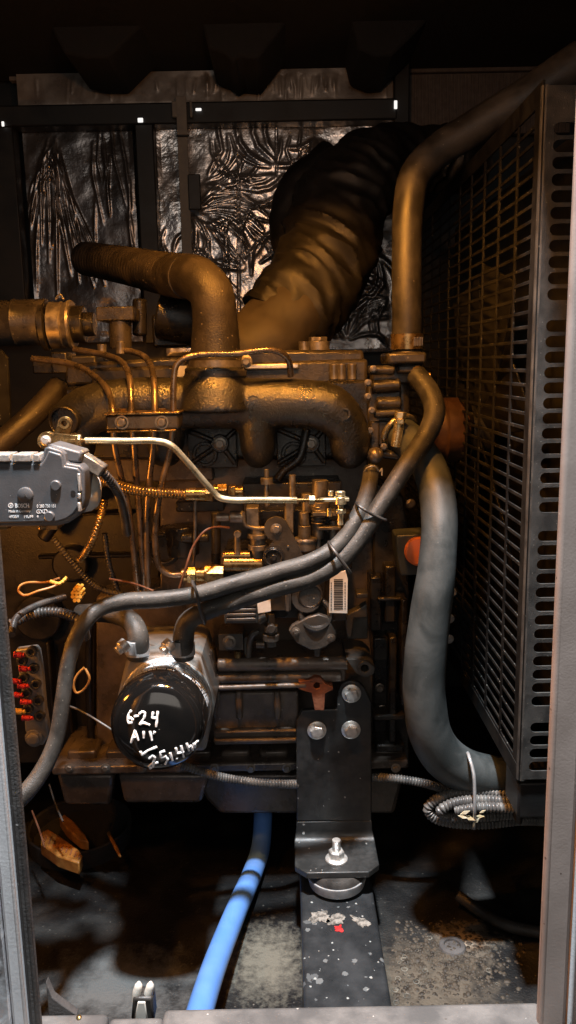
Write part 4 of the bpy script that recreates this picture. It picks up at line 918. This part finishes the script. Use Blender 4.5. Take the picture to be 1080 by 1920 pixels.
# terminal bar
tbm = thing('terminal_bar', 'grey brown terminal bar with black sockets and red wire ends at left', 'terminal bar', P(60, 1400, -.25))
YTm = -.25
add('bar', MB().prism([(28, 1219), (66, 1214), (72, 1222), (78, 1260), (84, 1330), (92, 1380), (80, 1398), (58, 1396), (47, 1370), (42, 1310)], YTm, .014), 'castg', tbm, bevel=.002)
for x, y in ((58, 1223), (62, 1255), (66, 1285), (70, 1316), (73, 1345), (40, 1241), (43, 1273), (48, 1302), (51, 1332)):
    s_ = MB().pring(x, y, YTm - .007, 5, 9.5, .009, 20); s_.pdisc(x, y, YTm - .003, 5, .004, 12); add('socket', s_, 'rubber', tbm, bevel=.0006)
for i, (x, y, m) in enumerate(((36, 1229, 'red'), (46, 1255, 'red'), (29, 1278, 'red'), (43, 1287, 'red'), (32, 1304, 'red'), (48, 1317, 'red'), (37, 1335, 'yellow'), (51, 1347, 'red'))):
    k = S(x, y, YTm - .012); c = P(x, y, YTm - .012)
    q = MB().cyl(c - V((9 * k, 0, -2 * k)), c + V((5 * k, 0, 0)), 5.5 * k, None, 14).cyl(c + V((5 * k, 0, 0)), c + V((11 * k, 0, 1 * k)), 4 * k, None, 14)
    q.cyl(c - V((9 * k, 0, -2 * k)), c - V((9 * k, 0, -2 * k)) + V((3 * k, 0, 0)), 6.5 * k, None, 14)
    add('wire_end', q, m, tbm, label='yellow wire end' if m == 'yellow' else None, bevel=.0005)
add('bolt', MB().pbolt(64, 1384, YTm, 13, 17, 9), 'castg', tbm, bevel=.001)
# loose wires and connectors
add('wire_loop', MB().ptube([(118, 1090, -.2), (100, 1100, -.21), (72, 1108, -.22), (45, 1116, -.22), (35, 1108, -.22), (38, 1098, -.22), (55, 1092, -.21), (85, 1092, -.2), (112, 1084, -.19)], 2.3, n=10), 'wire', label='orange wire loop tied at its end near the left post', cat='wire')
add('wire_loop', MB().ptube([(158, 1252, -.2), (146, 1264, -.2), (138, 1284, -.2), (143, 1299, -.2), (155, 1295, -.2), (168, 1272, -.2), (160, 1254, -.195)], 2.4, n=10), 'wire', label='small closed orange wire loop between long hose and oil filter', cat='wire')
add('wire_tie', MB().ptube([(94, 1090, -.225), (112, 1094, -.225), (126, 1082, -.22)], 3.4, n=8, cor=(.004, .12)), 'yellow', label='yellow twisted tie across the upper wire loop', cat='wire tie')
pc_ = MB()
for i in range(4):
    for j in range(2 + (i in (1, 2))): pc_.pdisc(136 + j * 7 + (0 if i in (1, 2) else 4), 1105 + i * 7, -.2, 3.6, .02, 10)
yc = add('pin_connector', pc_, 'yellow', label='cluster of round yellow connector pins near the long hose', cat='connector')
cds = [([(150, 1050, -.1), (170, 1020, -.12), (185, 980, -.12), (196, 940, -.1)], 7, 'brass', 'gold lit corrugated sleeve hanging below the actuator'),
       ([(20, 1170, -.18), (60, 1152, -.17), (110, 1148, -.17), (150, 1165, -.18), (160, 1195, -.16)], 9, 'conduit_k', 'black corrugated sleeve arching above the terminal bar'),
       ([(22, 1190, -.26), (30, 1160, -.22), (70, 1135, -.16), (120, 1120, -.1)], 6, 'conduit_k', 'thin black corrugated sleeve beside the left post'),
       ([(196, 1000, -.06), (205, 1060, -.05), (225, 1120, -.04)], 5, 'conduit_k', 'thin black sleeve dropping behind the fuel pipes'),
       ([(100, 1010, -.06), (140, 1060, -.05), (180, 1100, -.04), (230, 1115, -.05)], 6, 'conduit_k', 'black sleeve slanting behind the wire loop')]
for pts, r_, m, lab in cds: add('corrugated_sleeve', MB().ptube(pts, r_, n=14, cor=(.005, .1)), m, label=lab, cat='cable sleeve', group='corrugated cable sleeves')
add('thin_cable', MB().ptube([(120, 1320, -.12), (150, 1332, -.14), (200, 1362, -.16), (215, 1372, -.16)], 1.8, n=8), 'conduit', label='thin grey cable stretched behind the oil filter', cat='wire')
add('thin_cable', MB().ptube([(205, 1085, -.12), (250, 1094, -.13), (288, 1108, -.15)], 2, n=8), 'wire_dark', label='thin rust coloured wire ending above the long hose', cat='wire')
# conduit along the pan
add('pan_conduit', MB().ptube([(340, 1434, -.1), (380, 1448, -.1), (440, 1462, -.085), (520, 1470, -.08), (600, 1468, -.045), (690, 1458, -.045), (740, 1460, -.06), (800, 1470, -.06), (860, 1490, -.03)], 7.5, n=16, cor=(.0046, .1)), 'conduit', label='grey corrugated conduit slung along the oil pan behind the mount', cat='conduit')
# bundle
bun = thing('conduit_bundle', 'grey corrugated conduit folded into loops under the grey hose', 'conduit', P(890, 1550, -.15))
for pts in ([(1040, 1502, -.14), (975, 1492, -.17), (900, 1484, -.18), (850, 1488, -.18), (816, 1500, -.18), (802, 1516, -.18), (812, 1532, -.18), (850, 1543, -.18), (910, 1545, -.18), (975, 1538, -.17), (1040, 1540, -.14)],
            [(1040, 1515, -.13), (970, 1504, -.19), (900, 1500, -.195), (850, 1506, -.195), (826, 1520, -.195), (836, 1532, -.19), (880, 1532, -.195), (975, 1526, -.18)],
            [(1040, 1522, -.15), (970, 1516, -.2), (900, 1514, -.205), (852, 1520, -.2)]):
    add('loop', MB().ptube(pts, 9, n=16, cor=(.0052, .1)), 'conduit', bun)
add('tape_band', MB().pbox(970, 1478, 982, 1552, -.225, .05), 'black', bun, bevel=.004)
add('cable_tie', MB().ptube([(880, 1420, -.2), (888, 1450, -.215), (890, 1490, -.222), (890, 1530, -.222), (888, 1552, -.19), (880, 1500, -.14), (878, 1440, -.12)], 3.2, n=8, closed=True), 'ring', label='pale cable tie hanging the conduit loops from the grey hose', cat='cable tie', group='cable ties')
lf = MB()
for cx, cy, a, l in ((872, 1524, .5, 10), (880, 1534, -.3, 12), (893, 1540, .9, 9), (868, 1532, -.2, 9), (900, 1531, .1, 8), (905, 1522, .6, 6), (888, 1547, 1.4, 6)):
    c = P(cx, cy, -.222); k = S(cx, cy, -.222); d1 = V((math.cos(a), -.2, math.sin(a))) * l * k; d2 = V((-math.sin(a), .3, math.cos(a))) * l * k * .3
    lf.prism3([c - d1, c - d2, c + d1, c + d2], (0, .001, 0))
add('dry_leaf', lf, 'leaf', label='crumpled dry leaf caught in the conduit loops', cat='leaf')
# floor clutter at right
add('floor_cable', MB().tube([PZ(860, 1680, .02), PZ(905, 1712, .012), PZ(950, 1735, .012), PZ(1030, 1752, .012)], .009, n=14), 'rubber', label='black cable lying on the floor at lower right', cat='cable')
fh = at_floor(848, 1775); dh = MB().lathe(fh, (0, 0, 1), [(0, .021), (.003, .019), (.0035, .013), (.0005, .012), (.0004, .001)], 28)
add('floor_drain', dh, 'seal', label='small round dark drain boss on the floor right of rail', cat='drain')
dr_ = MB()
for i in range(26):
    x, y = ru(742, 800), ru(1770, 1890)
    if ru(0, 1) < .35: x = ru(740, 950); y = ru(1740, 1880)
    c = at_floor(x, y); r_ = ru(.0018, .0046); dr_.torus(c + V((0, 0, .0002)), (0, 0, 1), r_, r_ * ru(.2, .38), 12, 5)
add('dried_drop_rings', dr_, 'driedwater', kind='stuff', label='dried ring shaped water marks on the floor right of rail', cat='water marks')
gr = MB()
for i in range(1000):
    x = 838 + 66 * rng.normal(); y = 1802 + 44 * rng.normal()
    if not (735 < x < 985 and 1725 < y < 1890): continue
    c = at_floor(x, y); s_ = ru(.0010, .0040) * (1.3 if rng.random() < .1 else 1); n_ = 7; h_ = s_ * ru(.25, .5); w_ = [ru(.75, 1.2) for _ in range(n_)]
    r0_ = [c + V((s_ * w_[q] * math.cos(6.283 * q / n_), s_ * w_[q] * math.sin(6.283 * q / n_), 0)) for q in range(n_)]
    r1_ = [c + V((s_ * .62 * w_[q] * math.cos(6.283 * q / n_), s_ * .62 * w_[q] * math.sin(6.283 * q / n_), h_ * .8)) for q in range(n_)]
    gr.faces(r0_ + r1_ + [c + V((0, 0, h_))], [(q, (q + 1) % n_, n_ + (q + 1) % n_, n_ + q) for q in range(n_)] + [(n_ + q, n_ + (q + 1) % n_, 2 * n_) for q in range(n_)])
add('grit', gr, mat('grit', (.020, .016, .012), .62, c2=(.075, .06, .043), spec=.3, ns=70), kind='stuff', label='loose brown grit scattered on the floor right of rail', cat='grit', smooth=80)
# ================================================================== RADIATOR GUARD
YG = -.30
gx = P(993, 900, YG).x; zt = P(1026, 160, YG).z; zbm = P(962, 1462, YG).z
gd = thing('radiator_guard', 'black perforated steel radiator guard at right with slotted front edge', 'radiator guard', (gx, 0, zbm))
gm = MB(); Hh = zt - zbm; pitch = .0172; DEP = .98
nrow = int((Hh - .03) / pitch)
for i in range(nrow):
    z = zbm + .02 + i * pitch; gm.box((gx + .001, YG + .02 + DEP / 2, z), (.0022, DEP, .0044))
for j in range(13):
    y = YG + .012 + j * .083; w = .03 if j == 0 else .007
    gm.box((gx + .001 - .0006, y, (zt + zbm) / 2), (.0026, w, Hh))
for z in (zbm + .006, zt - .006): gm.box((gx + .001 - .0009, YG + DEP / 2, z), (.003, DEP, .024))
add('grille', gm, 'grille', gd, bevel=.0005)
# slotted front strip
WX = .15
k = S(993, 900, YG)
def unp(x, z):      # world point on the plane YG -> pixel coords for plate()
    d = V((x, YG, z)) - CAM; t = d.dot(fwd); return (540 + F * d.dot(rgt) / t, 960 - F * d.dot(upv) / t)
slots = []; zs = P(1040, 1440, YG).z
ys_ = []; y = 1440
for i in range(44):
    z = zbm + .018 + i * .0178
    if i % 14 in (4,) and i < 44 and i in (4, 18, 32): continue
    if z > zt - .02: break
    x0 = gx + .0125; x1 = gx + .075; r_ = .0066
    pts = [unp(x0 + r_ + r_ * math.cos(R(a)), z + r_ * math.sin(R(a))) for a in range(90, 271, 20)] + [unp(x1 - r_ + r_ * math.cos(R(a)), z + r_ * math.sin(R(a))) for a in range(-90, 91, 20)]
    slots.append(pts)
outer = [unp(gx + .004, zbm), unp(gx + WX, zbm), unp(gx + WX, zt), unp(gx + .004, zt)]
add('slotted_edge', plate([outer] + slots, YG - .004, .003), 'guard', gd)
add('corner_fold', MB().tube([(gx + .004, YG + .0025, zbm), (gx + .004, YG + .0025, zt)], .0065, n=16), 'guard', gd)
add('guard_foot', MB().box((gx + .075, YG + .03, zbm - .03), (.15, .06, .05)), 'black', gd, bevel=.003)
rad = MB().box((gx + .14, .2, (zt + zbm) / 2), (.08, .9, Hh))
add('radiator_core', rad, 'black', label='dark radiator core behind the perforated guard', cat='radiator', bevel=.004)

# ================================================================== DOOR FRAME
YF = -.50
df = thing('door_frame', 'grey and brown steel door opening frame around the engine bay', 'door frame', P(540, 1910, YF))
xi = P(1005, 1875, YF + .012).x; kf = S(1010, 1870, YF)
zs_ = P(600, 1884, YF + .034).z
ztop_f = 1.6
def vpost(x0, x1, y0, y1, z0, z1): return MB().box(((x0 + x1) / 2, (y0 + y1) / 2, (z0 + z1) / 2), (x1 - x0, y1 - y0, z1 - z0))
add('right_post', vpost(xi, xi + 53 * kf, YF, YF + .013, .0, ztop_f), 'post', df, bevel=.005, seg=4)
add('edge_bead', MB().cyl((xi + 57 * kf, YF - .002, 0), (xi + 57 * kf, YF - .002, ztop_f), .0028, None, 14), 'frame', df)
add('outer_post', vpost(xi + 62 * kf, xi + 140 * kf, YF - .008, YF + .04, 0, ztop_f), 'post', df, bevel=.004)
xj = P(76, 1861, YF + .012).x
add('seal', vpost(xj - 19 * kf, xj, YF, YF + .013, 0, ztop_f), 'seal', df, bevel=.004, seg=3)
add('left_post', vpost(xj - 46 * kf, xj - 19.5 * kf, YF - .006, YF + .04, 0, ztop_f), 'frame', df, bevel=.003, seg=3)
# sill: two long top pieces and a lower middle plate
def sillbox(x0, x1, dz, name, m='sill'):
    a = P(x0, 1893, YF + .03).x; b = P(x1, 1893, YF + .03).x
    add(name, MB().box(((a + b) / 2, YF + .002, zs_ - .03 + dz), (b - a, .064, .06)), m, df, bevel=.006, seg=4)
sillbox(-80, 203, -.004, 'sill'); sillbox(203.5, 306, -.010, 'sill_gap', 'sill'); sillbox(306.5, 1012, .0, 'sill')
add('sill_face', MB().box((0, YF - .045, zs_ - .035), (1.3, .02, .06)), 'sill', df, bevel=.004)
add('corner_gusset', MB().prism3([(xj - .002, YF + .036, zs_ - .01), (xj + .03, YF + .036, zs_ - .01), (xj + .014, YF + .036, zs_ + .004), (xj + .004, YF + .036, zs_ + .014), (xj - .002, YF + .036, zs_ + .034)], (0, .01, 0)), 'seal', df, bevel=.001)
add('sill_rivet', MB().lathe(P(148, 1908, YF - .03), (0, -.3, 1), [(0, .003), (.001, .0028), (.002, .001)], 14), 'brass', df)
add('key_blocker', MB().box((.49, -.385, 1.42), (.5, .22, .14)), 'black', df, bevel=.004)  # unseen box added to keep key light off the guard's upper strip
add('lower_panel', MB().box((0, YF + .0, zs_ / 2 - .035), (2.2, .03, zs_ - .07)), 'black', df)
# open door edge with foil liner on the left
fl = []
for i in range(60):
    x = ru(-120, 60); y = ru(1300, 1930); a = ru(0, 6.3); l = ru(20, 60); fl.append(([(x, y), (x + l * math.cos(a), y + l * math.sin(a))], ru(3, 6), ru(2, 5)))
dfm = foil(-140, 1150, 22, 1960, YF - .01, fl, 60, 260, .006)
add('door_liner', dfm, 'foil_door', label='bright crinkled foil liner of the open door at lower left edge', cat='door liner', smooth=80)
# latch clip
lc = thing('latch_clip', 'black clip with two white prongs standing behind the sill', 'clip', P(265, 1905, YF + .05))
yl = YF + .055
add('clip_body', MB().prism([(249, 1872), (286, 1872), (290, 1915), (245, 1915)], yl, .02), 'rubber', lc, bevel=.003)
add('clip_face', MB().prism([(258, 1880), (272, 1880), (276, 1912), (252, 1912)], yl - .002, .003), 'white', lc, bevel=.001)
for x, dx in ((259, 4), (281, 0)):
    add('prong', MB().ptube([(x - 5 + dx * .2, 1876, yl + .008, 8), (x - 2, 1860, yl + .008, 8.5), (x + 1, 1847, yl + .008, 7), (x + 1.5, 1841, yl + .008, 2.5)], 6, n=14), 'white', lc)

# ================================================================== LIGHT
w = bpy.data.worlds.new('World'); scene.world = w; w.use_nodes = True
w.node_tree.nodes['Background'].inputs['Color'].default_value = (.75, .85, 1, 1); w.node_tree.nodes['Background'].inputs['Strength'].default_value = .02
def lamp(name, kind, loc, target, energy, color, **kw):
    l = bpy.data.lights.new(name, kind); l.energy = energy; l.color = color
    for a, b in kw.items(): setattr(l, a, b)
    o = bpy.data.objects.new(name, l); COL.objects.link(o); o.location = loc
    o.rotation_euler = (V(target) - V(loc)).to_track_quat('-Z', 'Y').to_euler(); return o
# daylight-white key from high in front, cut by the ceiling's front edge, drawn back for it
lamp('key_lamp', 'SPOT', (.0, -.712, 2.9), (.0, -.3, .35), 900, (.86, .94, 1), spot_size=R(60), spot_blend=.3, shadow_soft_size=.06)
# two warm bulbs hanging inside the opening
for x in (-.17, .05):
    lamp('warm_bulb', 'SPOT', (x, -.40, 1.32), (x * .5 - .02, .0, .62), 20, (1, .37, .045), spot_size=R(96), spot_blend=.35, shadow_soft_size=.018)
lamp('warm_fill', 'POINT', (.0, -.42, 1.24), (0, 0, 0), 3.4, (1, .42, .13), shadow_soft_size=.03)  # added fill without a bulb of its own, lifts the foil strips under the roof
lamp('warm_side_bulb', 'POINT', (-.52, -.31, .62), (0, 0, 0), 4.0, (1, .34, .04), shadow_soft_size=.03)
# soft neutral light entering through the opening
lamp('opening_light', 'AREA', (.05, -2.0, 1.25), (.0, .3, .75), 5.5, (1, .9, .8), shape='RECTANGLE', size=1.3, size_y=.85)

vs_ = scene.view_settings; vs_.view_transform = 'Standard'; vs_.look = 'None'; vs_.exposure = 0; vs_.gamma = 1; vs_.use_curve_mapping = False
scene.cycles.use_denoising = True
scene.cycles.max_bounces = 6
